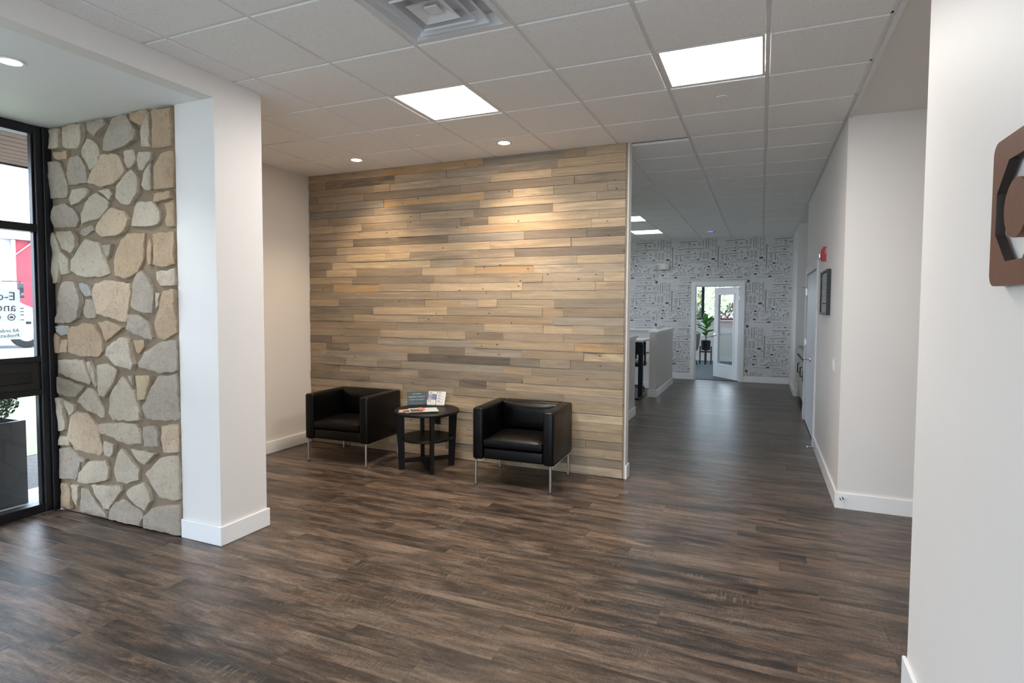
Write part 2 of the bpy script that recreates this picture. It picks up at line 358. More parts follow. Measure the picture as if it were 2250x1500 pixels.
STONES=[('w',[(-1.908,2.897),(-1.781,2.889),(-1.777,2.742),(-1.9,2.748)]),
('w',[(-1.736,2.895),(-1.49,2.889),(-1.489,2.817),(-1.54,2.718),(-1.625,2.718),(-1.744,2.745)]),
('g',[(-1.448,2.89),(-1.243,2.894),(-1.221,2.851),(-1.35,2.776),(-1.44,2.831)]),
('g',[(-1.183,2.9),(-1.008,2.9),(-0.954,2.832),(-0.899,2.77),(-0.93,2.712),(-1.017,2.672),(-1.213,2.653),(-1.273,2.678),(-1.269,2.755)]),
('t',[(-0.979,2.9),(-0.783,2.9),(-0.795,2.85),(-0.88,2.801),(-0.972,2.847)]),
('t',[(-0.739,2.885),(-0.564,2.887),(-0.572,2.632),(-0.684,2.632),(-0.742,2.638)]),
('w',[(-0.775,2.884),(-0.76,2.639),(-0.857,2.655),(-0.87,2.712),(-0.843,2.795)]),
('t',[(-1.856,2.723),(-1.68,2.712),(-1.689,2.654),(-1.782,2.653),(-1.847,2.682)]),
('w',[(-1.428,2.778),(-1.332,2.723),(-1.31,2.657),(-1.369,2.572),(-1.442,2.555),(-1.511,2.656),(-1.501,2.727)]),
('g',[(-1.912,2.661),(-1.771,2.641),(-1.725,2.55),(-1.698,2.468),(-1.712,2.375),(-1.908,2.378)]),
('g',[(-1.66,2.671),(-1.542,2.666),(-1.462,2.58),(-1.45,2.462),(-1.552,2.457),(-1.677,2.463),(-1.707,2.549)]),
('p',[(-1.294,2.649),(-1.096,2.638),(-1.041,2.537),(-1.039,2.505),(-1.143,2.425),(-1.304,2.422),(-1.446,2.462),(-1.423,2.512)]),
('w',[(-1.06,2.651),(-0.942,2.649),(-0.925,2.582),(-1.0,2.52),(-1.055,2.588)]),
('w',[(-0.886,2.628),(-0.757,2.617),(-0.773,2.568),(-0.853,2.495),(-0.894,2.499),(-0.906,2.58)]),
('w',[(-0.956,2.515),(-0.902,2.456),(-0.9,2.345),(-0.994,2.276),(-1.1,2.289),(-1.147,2.337),(-1.128,2.422),(-1.039,2.49)]),
('w',[(-0.774,2.55),(-0.769,2.36),(-0.84,2.363),(-0.866,2.404),(-0.854,2.477)]),
('t',[(-0.667,2.6),(-0.557,2.607),(-0.56,2.357),(-0.748,2.358),(-0.746,2.517)]),
('w',[(-1.639,2.43),(-1.438,2.422),(-1.472,2.359),(-1.558,2.325),(-1.645,2.317),(-1.675,2.366)]),
('w',[(-1.335,2.401),(-1.204,2.407),(-1.162,2.363),(-1.217,2.322),(-1.266,2.351)]),
('w',[(-1.356,2.392),(-1.228,2.31),(-1.24,2.266),(-1.354,2.201),(-1.544,2.172),(-1.551,2.245),(-1.505,2.322)]),
('t',[(-0.748,2.334),(-0.569,2.339),(-0.571,2.291),(-0.696,2.275),(-0.75,2.279)]),
('g',[(-1.865,2.324),(-1.709,2.335),(-1.604,2.262),(-1.57,2.206),(-1.609,2.149),(-1.885,2.158),(-1.908,2.238)]),
('w',[(-0.927,2.291),(-0.768,2.292),(-0.698,2.209),(-0.691,2.147),(-0.756,2.116),(-0.904,2.121),(-0.99,2.135),(-0.968,2.212)]),
('t',[(-0.642,2.266),(-0.557,2.284),(-0.557,2.104),(-0.63,2.102)]),
('p',[(-1.189,2.269),(-1.053,2.242),(-1.007,2.176),(-1.039,2.102),(-1.158,2.069),(-1.319,2.063),(-1.383,2.118),(-1.355,2.182),(-1.251,2.241)]),
('g',[(-1.556,2.133),(-1.408,2.161),(-1.395,2.119),(-1.527,2.082),(-1.568,2.107)]),
('w',[(-1.914,2.136),(-1.844,2.085),(-1.811,1.988),(-1.818,1.838),(-1.85,1.743),(-1.918,1.736),(-1.917,1.992)]),
('w',[(-1.835,2.132),(-1.654,2.127),(-1.602,2.082),(-1.616,2.009),(-1.673,1.957),(-1.77,2.0)]),
('w',[(-1.782,1.98),(-1.701,1.917),(-1.699,1.816),(-1.79,1.81),(-1.797,1.906)]),
('w',[(-1.485,2.064),(-1.351,2.032),(-1.285,1.919),(-1.245,1.801),(-1.331,1.779),(-1.583,1.787),(-1.685,1.836),(-1.664,1.916),(-1.573,2.0)]),
('g',[(-1.311,2.004),(-1.196,2.007),(-1.219,1.943),(-1.244,1.911)]),
('t',[(-1.119,2.042),(-1.04,2.083),(-0.853,2.081),(-0.875,1.883),(-0.925,1.808),(-1.052,1.762),(-1.189,1.787),(-1.189,1.891),(-1.161,1.98)]),
('t',[(-0.814,2.042),(-0.782,2.004),(-0.783,1.856),(-0.82,1.856),(-0.835,1.956)]),
('t',[(-0.757,2.071),(-0.568,2.077),(-0.563,1.85),(-0.674,1.835),(-0.758,1.855)]),
('w',[(-0.748,1.811),(-0.557,1.826),(-0.557,1.711),(-0.715,1.712),(-0.746,1.756)]),
('g',[(-1.715,1.762),(-1.617,1.754),(-1.566,1.592),(-1.602,1.484),(-1.675,1.445),(-1.904,1.438),(-1.858,1.591),(-1.806,1.715)]),
('b',[(-1.592,1.747),(-1.479,1.732),(-1.451,1.646),(-1.532,1.635),(-1.573,1.679)]),
('g',[(-1.527,1.622),(-1.432,1.619),(-1.404,1.526),(-1.417,1.48),(-1.533,1.485),(-1.555,1.552)]),
('p',[(-1.395,1.738),(-1.251,1.762),(-1.018,1.734),(-1.022,1.632),(-1.084,1.455),(-1.262,1.488),(-1.384,1.513),(-1.43,1.659)]),
('g',[(-0.974,1.771),(-0.896,1.827),(-0.833,1.769),(-0.771,1.682),(-0.784,1.519),(-0.945,1.537),(-1.017,1.568)]),
('w',[(-0.756,1.672),(-0.713,1.656),(-0.734,1.582),(-0.76,1.557)]),
('t',[(-0.67,1.681),(-0.557,1.692),(-0.557,1.387),(-0.691,1.347),(-0.764,1.357),(-0.779,1.457),(-0.719,1.595)]),
('g',[(-1.042,1.517),(-0.946,1.515),(-0.825,1.463),(-0.797,1.356),(-0.801,1.341),(-0.951,1.365),(-1.075,1.413)]),
('b',[(-1.889,1.418),(-1.705,1.428),(-1.723,1.359),(-1.814,1.34),(-1.88,1.376)]),
('t',[(-1.903,1.369),(-1.848,1.333),(-1.843,1.211),(-1.911,1.208)]),
('t',[(-1.821,1.32),(-1.736,1.325),(-1.741,1.217),(-1.827,1.211)]),
('t',[(-1.706,1.408),(-1.513,1.449),(-1.429,1.44),(-1.35,1.335),(-1.344,1.243),(-1.387,1.201),(-1.546,1.191),(-1.719,1.222)]),
('t',[(-1.397,1.457),(-1.263,1.466),(-1.095,1.42),(-1.31,1.312),(-1.358,1.401)]),
('w',[(-1.087,1.362),(-1.029,1.344),(-1.018,1.241),(-0.987,1.165),(-1.018,1.119),(-1.195,1.15),(-1.314,1.217),(-1.291,1.284)]),
('t',[(-0.995,1.338),(-0.876,1.338),(-0.887,1.297),(-0.941,1.235),(-0.971,1.256)]),
('g',[(-0.746,1.326),(-0.557,1.351),(-0.557,1.136),(-0.662,1.12),(-0.735,1.12),(-0.94,1.142),(-0.948,1.18),(-0.879,1.259)]),
('w',[(-1.884,1.16),(-1.564,1.174),(-1.533,1.101),(-1.494,1.021),(-1.517,0.993),(-1.706,1.023),(-1.889,1.062)]),
('w',[(-1.533,1.161),(-1.494,1.17),(-1.444,1.091),(-1.422,0.985),(-1.456,0.972),(-1.494,1.062)]),
('w',[(-1.39,1.148),(-1.296,1.165),(-1.18,1.118),(-1.23,1.023),(-1.338,0.903),(-1.395,0.913),(-1.4,1.04)]),
('g',[(-1.89,1.034),(-1.56,0.974),(-1.669,0.891),(-1.724,0.88),(-1.897,0.901)]),
('w',[(-1.53,0.97),(-1.451,0.947),(-1.355,0.829),(-1.35,0.755),(-1.396,0.751),(-1.542,0.801),(-1.653,0.859)]),
('w',[(-1.118,1.081),(-1.08,1.044),(-0.995,0.972),(-0.945,0.846),(-0.948,0.771),(-1.272,0.742),(-1.307,0.792),(-1.26,0.942)]),
('g',[(-1.072,1.081),(-1.006,1.085),(-1.009,1.01)]),
('y',[(-0.977,1.089),(-0.819,1.1),(-0.824,1.071),(-0.891,0.921),(-0.955,0.91),(-0.97,1.012)]),
('g',[(-0.754,1.1),(-0.557,1.117),(-0.557,0.802),(-0.765,0.78),(-0.896,0.792),(-0.935,0.873),(-0.888,0.915),(-0.793,1.048)]),
('w',[(-1.898,0.879),(-1.841,0.876),(-1.814,0.738),(-1.811,0.627),(-1.896,0.608)]),
('w',[(-1.822,0.861),(-1.683,0.825),(-1.69,0.776),(-1.749,0.741),(-1.802,0.809)]),
('p',[(-1.652,0.786),(-1.543,0.778),(-1.414,0.689),(-1.403,0.596),(-1.38,0.497),(-1.43,0.463),(-1.688,0.488),(-1.756,0.59),(-1.738,0.731)]),
('w',[(-1.377,0.717),(-1.212,0.733),(-0.974,0.747),(-0.942,0.666),(-0.954,0.6),(-1.078,0.588),(-1.376,0.645),(-1.391,0.678)]),
('g',[(-0.913,0.733),(-0.784,0.748),(-0.753,0.696),(-0.756,0.603),(-0.903,0.595)]),
('p',[(-0.729,0.753),(-0.557,0.781),(-0.557,0.581),(-0.716,0.565),(-0.732,0.66)]),
('w',[(-1.89,0.577),(-1.754,0.58),(-1.753,0.512),(-1.889,0.506)]),
('g',[(-1.891,0.482),(-1.765,0.499),(-1.651,0.433),(-1.658,0.377),(-1.688,0.251),(-1.891,0.247)]),
('g',[(-1.641,0.445),(-1.559,0.436),(-1.593,0.401),(-1.632,0.401)]),
('w',[(-1.347,0.592),(-1.226,0.573),(-1.235,0.512),(-1.284,0.473),(-1.351,0.482),(-1.364,0.525)]),
('w',[(-1.065,0.557),(-0.866,0.561),(-0.78,0.557),(-0.908,0.461),(-0.961,0.472)]),
('w',[(-1.158,0.556),(-1.062,0.491),(-0.961,0.417),(-0.989,0.338),(-1.109,0.297),(-1.225,0.302),(-1.231,0.399),(-1.208,0.481)]),
('w',[(-1.517,0.418),(-1.326,0.452),(-1.306,0.39),(-1.315,0.301),(-1.417,0.278),(-1.568,0.241),(-1.65,0.255),(-1.636,0.324)]),
('w',[(-0.736,0.537),(-0.557,0.564),(-0.557,0.25),(-0.654,0.243),(-0.779,0.246),(-0.833,0.303),(-0.916,0.396)]),
('t',[(-1.869,0.222),(-1.783,0.219),(-1.746,0.142),(-1.759,0.023),(-1.886,0.019)]),
('w',[(-1.761,0.215),(-1.661,0.214),(-1.665,0.125),(-1.686,0.055),(-1.733,0.102)]),
('w',[(-1.499,0.248),(-1.354,0.26),(-1.169,0.281),(-1.165,0.24),(-1.234,0.177),(-1.32,0.08),(-1.368,0.08),(-1.439,0.149)]),
('g',[(-1.62,0.205),(-1.526,0.21),(-1.445,0.111),(-1.325,0.06),(-1.327,0.025),(-1.683,0.013),(-1.657,0.098)]),
('w',[(-0.931,0.34),(-0.86,0.287),(-0.844,0.211),(-0.919,0.129),(-1.025,0.169),(-1.127,0.225),(-1.106,0.258)]),
('g',[(-1.133,0.188),(-0.943,0.116),(-0.945,0.073),(-0.986,0.013),(-1.12,0.009),(-1.306,0.018),(-1.285,0.096),(-1.231,0.155)]),
('g',[(-0.747,0.197),(-0.557,0.232),(-0.557,0.008),(-0.679,0.007),(-0.929,0.012),(-0.917,0.097),(-0.838,0.158)])]

CEIL = 3.058
# ================================================================== STRUCTURE
# ---- floor: sub-floor slab with individual vinyl planks
fl = struct('floor', box(-2.03, 6.1, -4.3, 11.0, -.2, -.012), 'bronze_panel')
PW, PL = .1496, 1.219
FREG = [(-1.93, 3.64, -4.2, .45), (-.20, 3.64, .45, .843), (-1.75, 6.0, .843, 2.95), (-1.75, 3.63, 2.95, 3.0), (-2.0, 3.63, 3.13, 10.9), (3.64, 6.0, .585, .843), (1.925, 3.63, 3.0, 3.13), (3.63, 4.35, 7.05, 9.2)]
_fm = {}
def plank_mesh(l, w):
    k = (round(l, 3), round(w, 3))
    if k not in _fm:
        bm = box(-l / 2 + .0002, l / 2 - .0002, -w / 2 + .0002, w / 2 - .0002, -.012, 0)
        top = [e for e in bm.edges if all(v.co.z > -.001 for v in e.verts)]
        bmesh.ops.bevel(bm, geom=top, offset=.0005, segments=1, affect='EDGES')
        me = bpy.data.meshes.new('plank'); bm.to_mesh(me); bm.free(); me.materials.append(MAT['floor']); _fm[k] = me
    return _fm[k]
far_bm = bmesh.new()
k0 = int((-4.2 - .055) / PW) - 1
cnt = 0
for k in range(k0, int(11 / PW) + 1):
    y0, y1 = .055 + k * PW, .055 + (k + 1) * PW
    off = random.uniform(0, PL)
    x = -2.2 - off
    while x < 6.1:
        xa, xb = x, x + PL; x = xb
        for (rx0, rx1, ry0, ry1) in FREG:
            a0, a1, b0, b1 = max(xa, rx0), min(xb, rx1), max(y0, ry0), min(y1, ry1)
            if a1 - a0 < .004 or b1 - b0 < .004: continue
            cx, cy = (a0 + a1) / 2, (b0 + b1) / 2
            vis = (cy > -.8 and cy < 3.1 and cx < 4.4 and not (cy < 2.95 and cx > 4.2)) or (cy >= 3.1 and a1 > 1.35 and cx < 3.7)
            if cy < .5 and a1 < 3.05 - (cy + 2.24) * 2.0: vis = False
            if vis:
                rawobj('plank', plank_mesh(a1 - a0, b1 - b0), (cx, cy, 0), fl); cnt += 1
            else:
                bm_box(far_bm, a0 + .0005, a1 - .0005, b0 + .0005, b1 - .0005, -.012, 0)
fo = mk('plank_field', far_bm, 'floor', fl); fo['kind'] = 'stuff'
struct('floor_carpet', box(-1.1, 4.6, 11.0, 15.7, -.2, .004), 'carpet')

# ---- stone wall with single field stones
ws = struct('wall_stone', box(-1.95, -.552, .462, .72, 0, 2.905), 'mortar')
def stone(key, poly, idx):
    rnd = random.Random(idx * 13 + 5)
    ar = sum(poly[i][0] * poly[(i + 1) % len(poly)][1] - poly[(i + 1) % len(poly)][0] * poly[i][1] for i in range(len(poly)))
    if ar < 0: poly = poly[::-1]
    pts = []
    n = len(poly)
    for i in range(n):
        a, b = Vector(poly[i]), Vector(poly[(i + 1) % n]); L = (b - a).length; m = max(1, int(L / .034))
        nrm = Vector((b.y - a.y, a.x - b.x)).normalized() if L > 0 else Vector((0, 0))
        for j in range(m):
            t_ = j / m; q = a.lerp(b, t_ * .94 + .03) + nrm * rnd.uniform(-.007, .005)
            pts.append(q)
    c = sum(pts, Vector((0, 0))) / len(pts)
    th = rnd.uniform(.018, .030); tx, tz = rnd.uniform(-.05, .05), rnd.uniform(-.05, .05)
    bm = bmesh.new(); rings = []; N = len(pts); sd = Vector((idx * 3.7, idx * 1.3, 0))
    for s, d in ((1.0, 0.0), (1.0, .70), (.978, .93), (.88, 1.0), (.70, 1.04), (.52, 1.06), (.33, 1.07), (.15, 1.07)):
        ring = []
        for q in pts:
            p = c + (q - c) * s
            f = noise.fractal(Vector((p.x * 9, p.y * 9, 0)) + sd, 1.0, 2.0, 4) * .010 + noise.noise(Vector((p.x * 4, p.y * 4, 7)) + sd) * .007 if 0 < d else 0
            y = .462 - th * d - (tx * (p.x - c.x) + tz * (p.y - c.y)) * (d > .6) - f * (d if d < .9 else 1)
            ring.append(bm.verts.new((p.x, y if d == 0 else min(y, .4585), min(max(p.y, .002), 2.903))))
        rings.append(ring)
    for A, B in zip(rings, rings[1:]):
        for k in range(N): bm.faces.new((A[k], A[(k + 1) % N], B[(k + 1) % N], B[k]))
    bm.faces.new(rings[-1])
    bmesh.ops.recalc_face_normals(bm, faces=bm.faces[:])
    return mk('stone', bm, 'st_' + key, ws, True)
for i, (key, poly) in enumerate(STONES): stone(key, poly, i)

# ---- painted walls
W = lambda n, *bs, mat='paint': struct(n, [bm_box_all(bs)][0], mat)
def bm_box_all(bs):
    bm = bmesh.new()
    for b in bs: bm_box(bm, *b)
    return bm
W('wall_column', (-.552, -.19, .46, .843, 0, CEIL), (-1.95, -.552, .72, .843, 0, CEIL), (-1.95, -.552, .462, .72, 2.905, CEIL))
W('wall_header', (-.31, -.19, -4.2, .46, 2.905, CEIL + .03))
W('ceiling_soffit', (-2.03, -.31, -4.2, .4615, 2.905, 2.95), mat='soffit')
W('wall_left', (-1.95, -1.75, .843, 3.13, 0, CEIL + .03))
ww = W('wall_wood', (-1.75, 1.928, 3.016, 3.13, 0, CEIL + .03))
W('wall_right', (3.63, 3.75, 2.95, 5.22, 0, CEIL + .03), (3.63, 3.75, 6.88, 7.05, 0, CEIL + .03), (3.63, 3.75, 5.22, 6.88, 2.04, CEIL + .03), (3.75, 4.45, 6.93, 7.05, 0, CEIL + .03))
W('wall_passage', (3.75, 6.0, 2.95, 3.07, 0, CEIL + .03))
W('wall_right_near', (3.64, 3.76, -4.2, .585, 0, CEIL + .03), (3.76, 6.0, .465, .585, 0, CEIL + .03))
W('wall_passage_end', (6.0, 6.1, .465, 3.07, 0, CEIL + .03))
W('wall_stub', (3.61, 4.45, 9.2, 10.9, 0, CEIL + .03))
W('wall_recess', (4.35, 4.45, 7.05, 9.2, 0, CEIL + .03))
W('wall_back', (-2.03, 3.76, -4.3, -4.2, 2.75, CEIL + .03), (-2.03, .6, -4.3, -4.2, 0, 2.75), (3.4, 3.76, -4.3, -4.2, 0, 2.75))
W('wall_closet', (4.35, 4.45, 3.07, 6.93, 0, CEIL + .03))
wp = W('wall_wallpaper', (-2.1, 1.725, 10.9, 11.02, 0, CEIL + .03), (2.635, 4.6, 10.9, 11.02, 0, CEIL + .03), (1.725, 2.635, 10.9, 11.02, 2.035, CEIL + .03), mat='wallpaper')
W('wall_office_left', (-2.1, -2.0, 3.13, 6.2, 0, CEIL + .03), (-2.1, -2.0, 9.8, 10.9, 0, CEIL + .03), (-2.1, -2.0, 6.2, 9.8, 0, .8), (-2.1, -2.0, 6.2, 9.8, 2.75, CEIL + .03))
W('wall_far_window', (-1.1, 4.6, 15.6, 15.72, 0, 1.20), (-1.1, 4.6, 15.6, 15.72, 2.75, CEIL + .03), (-1.1, -.6, 15.6, 15.72, 1.2, 2.75), (4.1, 4.6, 15.6, 15.72, 1.2, 2.75))
W('wall_far_left', (-1.1, -1.0, 11.02, 11.5, 0, CEIL + .03), (-1.1, -1.0, 15.2, 15.6, 0, CEIL + .03), (-1.1, -1.0, 11.5, 15.2, 0, .8), (-1.1, -1.0, 11.5, 15.2, 2.75, CEIL + .03)); W('wall_far_right', (4.5, 4.6, 11.02, 15.6, 0, CEIL + .03))
W('ceiling_far_room', (-1.0, 4.5, 11.02, 15.6, 2.85, 2.9), mat='soffit')
W('ceiling_passage', (3.655, 6.0, .585, 2.95, CEIL - .004, CEIL + .02), (3.655, 4.35, 7.05, 9.2, CEIL - .004, CEIL + .02), mat='gyp')

# ---- suspended ceiling: slab, tees, tegular tiles
ce = struct('ceiling', box(-2.6, 6.1, -4.3, 15.72, CEIL + .05, CEIL + .25), 'gyp')
T = .6096
CREG = [(-.19, 3.63, -4.2, .843), (-1.75, 3.63, .843, 3.0), (1.93, 3.63, 3.0, 3.13), (-2.0, 3.63, 3.13, 10.9)]
PANELS = {(1, 2): 'on', (4, 2): 'on', (1, 12): 'far', (1, 15): 'far'}
VENTS = {(2, 0)}
_tm = {}
def tile_mesh(w, d):
    k = (round(w, 3), round(d, 3))
    if k not in _tm:
        bm = box(-w / 2, w / 2, -d / 2, d / 2, .0, .022)
        lip = [f for f in bm.faces if f.normal.z < -.9 or f.calc_center_median().z < .001]
        me = bpy.data.meshes.new('tile'); 
        bot = [e for e in bm.edges if all(v.co.z < .001 for v in e.verts)]
        bmesh.ops.bevel(bm, geom=bot, offset=.0025, segments=1, affect='EDGES')
        bmesh.ops.recalc_face_normals(bm, faces=bm.faces[:]); bm.to_mesh(me); bm.free(); me.materials.append(MAT['tile']); _tm[k] = me
    return _tm[k]
G = .0125
for i in range(-4, 6):
    for j in range(-7, 18):
        if (i, j) in PANELS or (i, j) in VENTS: continue
        regs = [(-.19, 3.63, -4.2, 10.9)] if i >= 4 else [(-.19, 3.63, -4.2, 3.0), (-2.0, 3.63, 3.13, 10.9)] if i >= 0 else CREG
        for (rx0, rx1, ry0, ry1) in regs:
            if (rx0, ry0) == (1.93, 3.0): continue
            ry1_ = ry1
            a0, a1, b0, b1 = max(i * T + G, rx0 + .004), min((i + 1) * T - G, rx1 - .024), max(j * T + G, ry0 + .001), min((j + 1) * T - G, ry1_ - .001)
            if a1 - a0 < .02 or b1 - b0 < .02: continue
            rawobj('tile', tile_mesh(a1 - a0, b1 - b0), ((a0 + a1) / 2, (b0 + b1) / 2, CEIL - .008), ce)
def tee(x0, x1, y0, y1):
    if x1 - x0 < .003 or y1 - y0 < .003: return
    mk('tee_bar', box(x0, x1, y0, y1, CEIL, CEIL + .03), 'tee', ce)
for i in range(-4, 6):
    for (rx0, rx1, ry0, ry1) in CREG: 
        if rx0 <= i * T <= rx1: tee(i * T - .012, i * T + .012, ry0, ry1)
for j in range(-7, 18):
    for (rx0, rx1, ry0, ry1) in CREG:
        if ry0 <= j * T <= ry1:
            i0 = math.ceil(rx0 / T - .001)
            xs = [rx0] + [i * T for i in range(i0, 6)] + [rx1]
            for a, b in zip(xs, xs[1:]): tee(a + .012, b - .012, j * T - .012, j * T + .012)
tee(3.606, 3.655, -4.2, 10.9)
mk('tee_bar', box(3.63, 3.655, .585, 2.95, CEIL - .012, CEIL + .001), 'tee', ce)

# ---- baseboards
BH, BT = .128, .016
def bb(name, *bs): 
    bm = bmesh.new()
    for b in bs: bm_box(bm, b[0], b[1], b[2], b[3], .001, BH, .003, 1)
    return struct(name, bm, 'trim')
bb('baseboard_column', (-.552, -.19 + BT, .46 - BT, .46), (-.19, -.19 + BT, .46, .843 + BT))
bb('baseboard_left', (-1.75, -1.75 + BT, .85, 2.99))
bb('baseboard_wood_end', (1.928, 1.928 + BT, 3.002, 3.13))
bb('baseboard_right', (3.63 - BT, 3.63, 2.95 - BT, 5.13), (3.63 - BT, 3.63, 6.97, 7.05 + BT))
bb('baseboard_passage', (3.63, 6.0, 2.95 - BT, 2.95))
bb('baseboard_right_near', (3.64 - BT, 3.64, -4.2, .585 + BT))
bb('baseboard_stub', (3.61 - BT, 3.662, 9.2 - BT, 9.2), (3.61 - BT, 3.61, 9.2, 10.88))
bb('baseboard_wallpaper', (-2.0, 1.64, 10.9 - BT, 10.9), (2.72, 3.59, 10.9 - BT, 10.9))
bb('baseboard_far_room', (-1.0, 4.5, 15.6 - BT, 15.6))

# ---- weathered plank cladding on wood wall
def barn_planks():
    rows = 37; h = (CEIL - .010) / rows; x0, x1 = -1.748, 1.902
    rnd = random.Random(42); prev = []
    for r in range(rows):
        z0, z1 = .004 + r * h, .004 + (r + 1) * h; x = x0; cuts = [x0]
        first = True
        while True:
            L = rnd.choice([.21, .31, .42, .52, .63, .63, .84, .84, 1.05, 1.2, 1.2]); 
            if first: L *= rnd.uniform(.4, 1.0); first = False
            x += L
            if x > x1 - .16: break
            if any(abs(x - p) < .05 for p in prev): x += .08
            cuts.append(x)
        cuts.append(x1); prev = cuts[1:-1]
        for a, b in zip(cuts, cuts[1:]):
            t_ = rnd.choice([.008, .010, .012, .014, .0165])
            bm = box(a + .0006, b - .0006, 3.016 - t_, 3.0158, z0 + rnd.uniform(.0004, .0022), z1 - rnd.uniform(.0004, .0022))
            fr = [e for e in bm.edges if all(v.co.y < 3.01 for v in e.verts)]
            bmesh.ops.bevel(bm, geom=fr, offset=.0014, segments=1, affect='EDGES')
            mk('plank', bm, 'barn', ww)
barn_planks()
mk('edge_strip', box(1.9035, 1.913, 3.000, 3.0158, .004, CEIL - .006), 'barn', ww)

# ---- wallpaper print: outlined tools in a repeating drop pattern
def wallpaper():
    P = []
    def ln(*pts, w=5): P.append((list(pts), w))
    def rect(x0, y0, x1, y1, w=4): ln((x0, y0), (x1, y0), (x1, y1), (x0, y1), (x0, y0), w=w)
    def ell(x, y, a, b, w=4, n=12): ln(*[(x + a * math.cos(2 * math.pi * k / n), y + b * math.sin(2 * math.pi * k / n)) for k in range(n + 1)], w=w)
    def blob(x, y, a, b): ln((x - a, y), (x + a, y), w=2 * b)
    ln((295, 650), (295, 1180), w=6); ln((440, 545), (860, 532), w=9); ln((320, 845), (740, 832), w=8)
    ln((440, 600), (490, 600), (505, 572), (610, 580)); ln((400, 665), (610, 632)); ln((300, 690), (390, 680)); ln((345, 750), (380, 770), (385, 805), w=7)
    ln((400, 720), (600, 693), (660, 700)); ln((400, 727), (660, 714)); ln((740, 695), (1000, 690), (1000, 706), (740, 712)); rect(660, 680, 740, 740); rect(682, 692, 720, 728)
    ell(460, 775, 34, 17, 5); rect(555, 764, 612, 786); blob(655, 775, 28, 10); ln((770, 775), (830, 770)); ln((890, 770), (902, 746), (965, 738), w=6)
    ell(675, 595, 28, 28, 7); blob(675, 590, 10, 10); ln((645, 650), (715, 646), w=6); ell(780, 615, 34, 18, 6); ln((750, 632), (812, 600))
    ell(900, 575, 24, 22, 6); ell(900, 618, 22, 20, 6)
    for k in range(5): ell(985 + (10 if k % 2 else -8), 525 + k * 28, 9, 11, 6, 6)
    ln((1050, 480), (1050, 720), w=9); ln((1100, 480), (1100, 725), w=9); ln((1190, 480), (1190, 860), w=6); ln((1265, 480), (1265, 900), w=5); ln((1285, 480), (1285, 880), w=4); ln((1320, 650), (1320, 1150), w=8)
    for y in (490, 560, 620, 740): ell(1142, y, 9, 22, 5, 8)
    for y in (545, 635, 770): ell(1230, y, 17, 22, 5, 8)
    for cx in (1010, 1095):
        ell(cx, 860, 27, 82, 5); 
        for k in range(3): ell(cx, 815 + 45 * k, 12, 14, 4, 6)
    rect(345, 870, 415, 912); blob(365, 885, 6, 8); blob(395, 885, 6, 8); rect(358, 916, 402, 962); blob(380, 938, 5, 12)
    for k in range(5): ell(470, 880 + 27 * k, 11, 12, 6, 6)
    ell(555, 890, 17, 17); ell(700, 890, 19, 19); ln((572, 884), (682, 884)); ln((572, 897), (682, 897)); blob(640, 890, 12, 4)
    ell(795, 890, 17, 22, 6, 8); ln((840, 885), (862, 885)); ln((865, 832), (935, 832), w=6); ln((932, 780), (932, 920), w=9); blob(805, 815, 26, 7)
    ln((555, 960), (590, 955), (612, 932), (650, 932), (680, 955), (732, 956), w=6); blob(880, 948, 28, 12)
    rect(530, 998, 702, 1034); ln((810, 990), (1048, 990)); ln((810, 1022), (1048, 1022)); ln((700, 998), (740, 975), (820, 950), (830, 990)); ell(760, 1008, 20, 16); ell(1085, 1003, 16, 24, 5, 8)
    rect(345, 990, 400, 1040); ln((310, 1045), (395, 1045)); ln((345, 1012), (400, 1012)); blob(445, 1068, 28, 15); blob(515, 960, 6, 20); blob(515, 1070, 6, 24)
    ln((365, 1080), (490, 1280), w=6); ln((392, 1080), (512, 1270), w=5); ell(338, 1140, 11, 40, 5, 8); ln((290, 1310), (400, 1232), w=6); ln((310, 1315), (430, 1240)); ln((220, 1310), (610, 1300), w=7); ln((400, 1232), (450, 1300))
    ell(590, 1090, 24, 22, 7); blob(480, 1135, 10, 14); ell(540, 1160, 16, 12, 5, 6); ell(555, 1205, 12, 18, 5, 6); ell(540, 1240, 10, 14, 5, 6); blob(600, 1260, 8, 12)
    ell(700, 1100, 18, 14, 6, 6); ln((655, 1215), (830, 1120), w=7); rect(665, 1275, 832, 1318); ln((735, 1270), (745, 1140), (765, 1140), (768, 1270)); ln((655, 1265), (650, 1245), (690, 1245)); blob(660, 1205, 18, 8)
    ell(895, 1285, 30, 16, 6); ell(895, 1325, 24, 30, 6); blob(895, 1320, 12, 6); ln((870, 1170), (960, 1120), (965, 1210)); ell(910, 1180, 34, 14, 5)
    ell(1035, 1068, 22, 12); ell(1075, 1068, 12, 12); blob(1140, 1025, 12, 8); ln((1130, 1020), (1130, 1055), w=9); ln((1170, 1055), (1265, 1052)); ln((1005, 1190), (1055, 1115), w=9); blob(1120, 1118, 28, 15); ln((1170, 1150), (1215, 1080), w=7)
    ell(1265, 1120, 25, 15); blob(1215, 945, 40, 18); ln((1180, 850), (1215, 870), (1180, 890)); blob(1278, 995, 9, 20); rect(1080, 1178, 1170, 1222); blob(1105, 1185, 12, 10); blob(1145, 1185, 12, 10); rect(1250, 1185, 1320, 1225); ln((1090, 1240), (1150, 1240)); blob(1100, 1300, 30, 15); ln((1035, 1230), (1060, 1250), (1035, 1270)); ln((1172, 1230), (1172, 1300), w=6)
    ln((60, 1370), (660, 1368)); ln((330, 1355), (400, 1350), w=24); ln((700, 1365), (830, 1362), w=14); ln((965, 1200), (965, 1370), w=6); ln((1000, 1220), (1000, 1320), w=5)
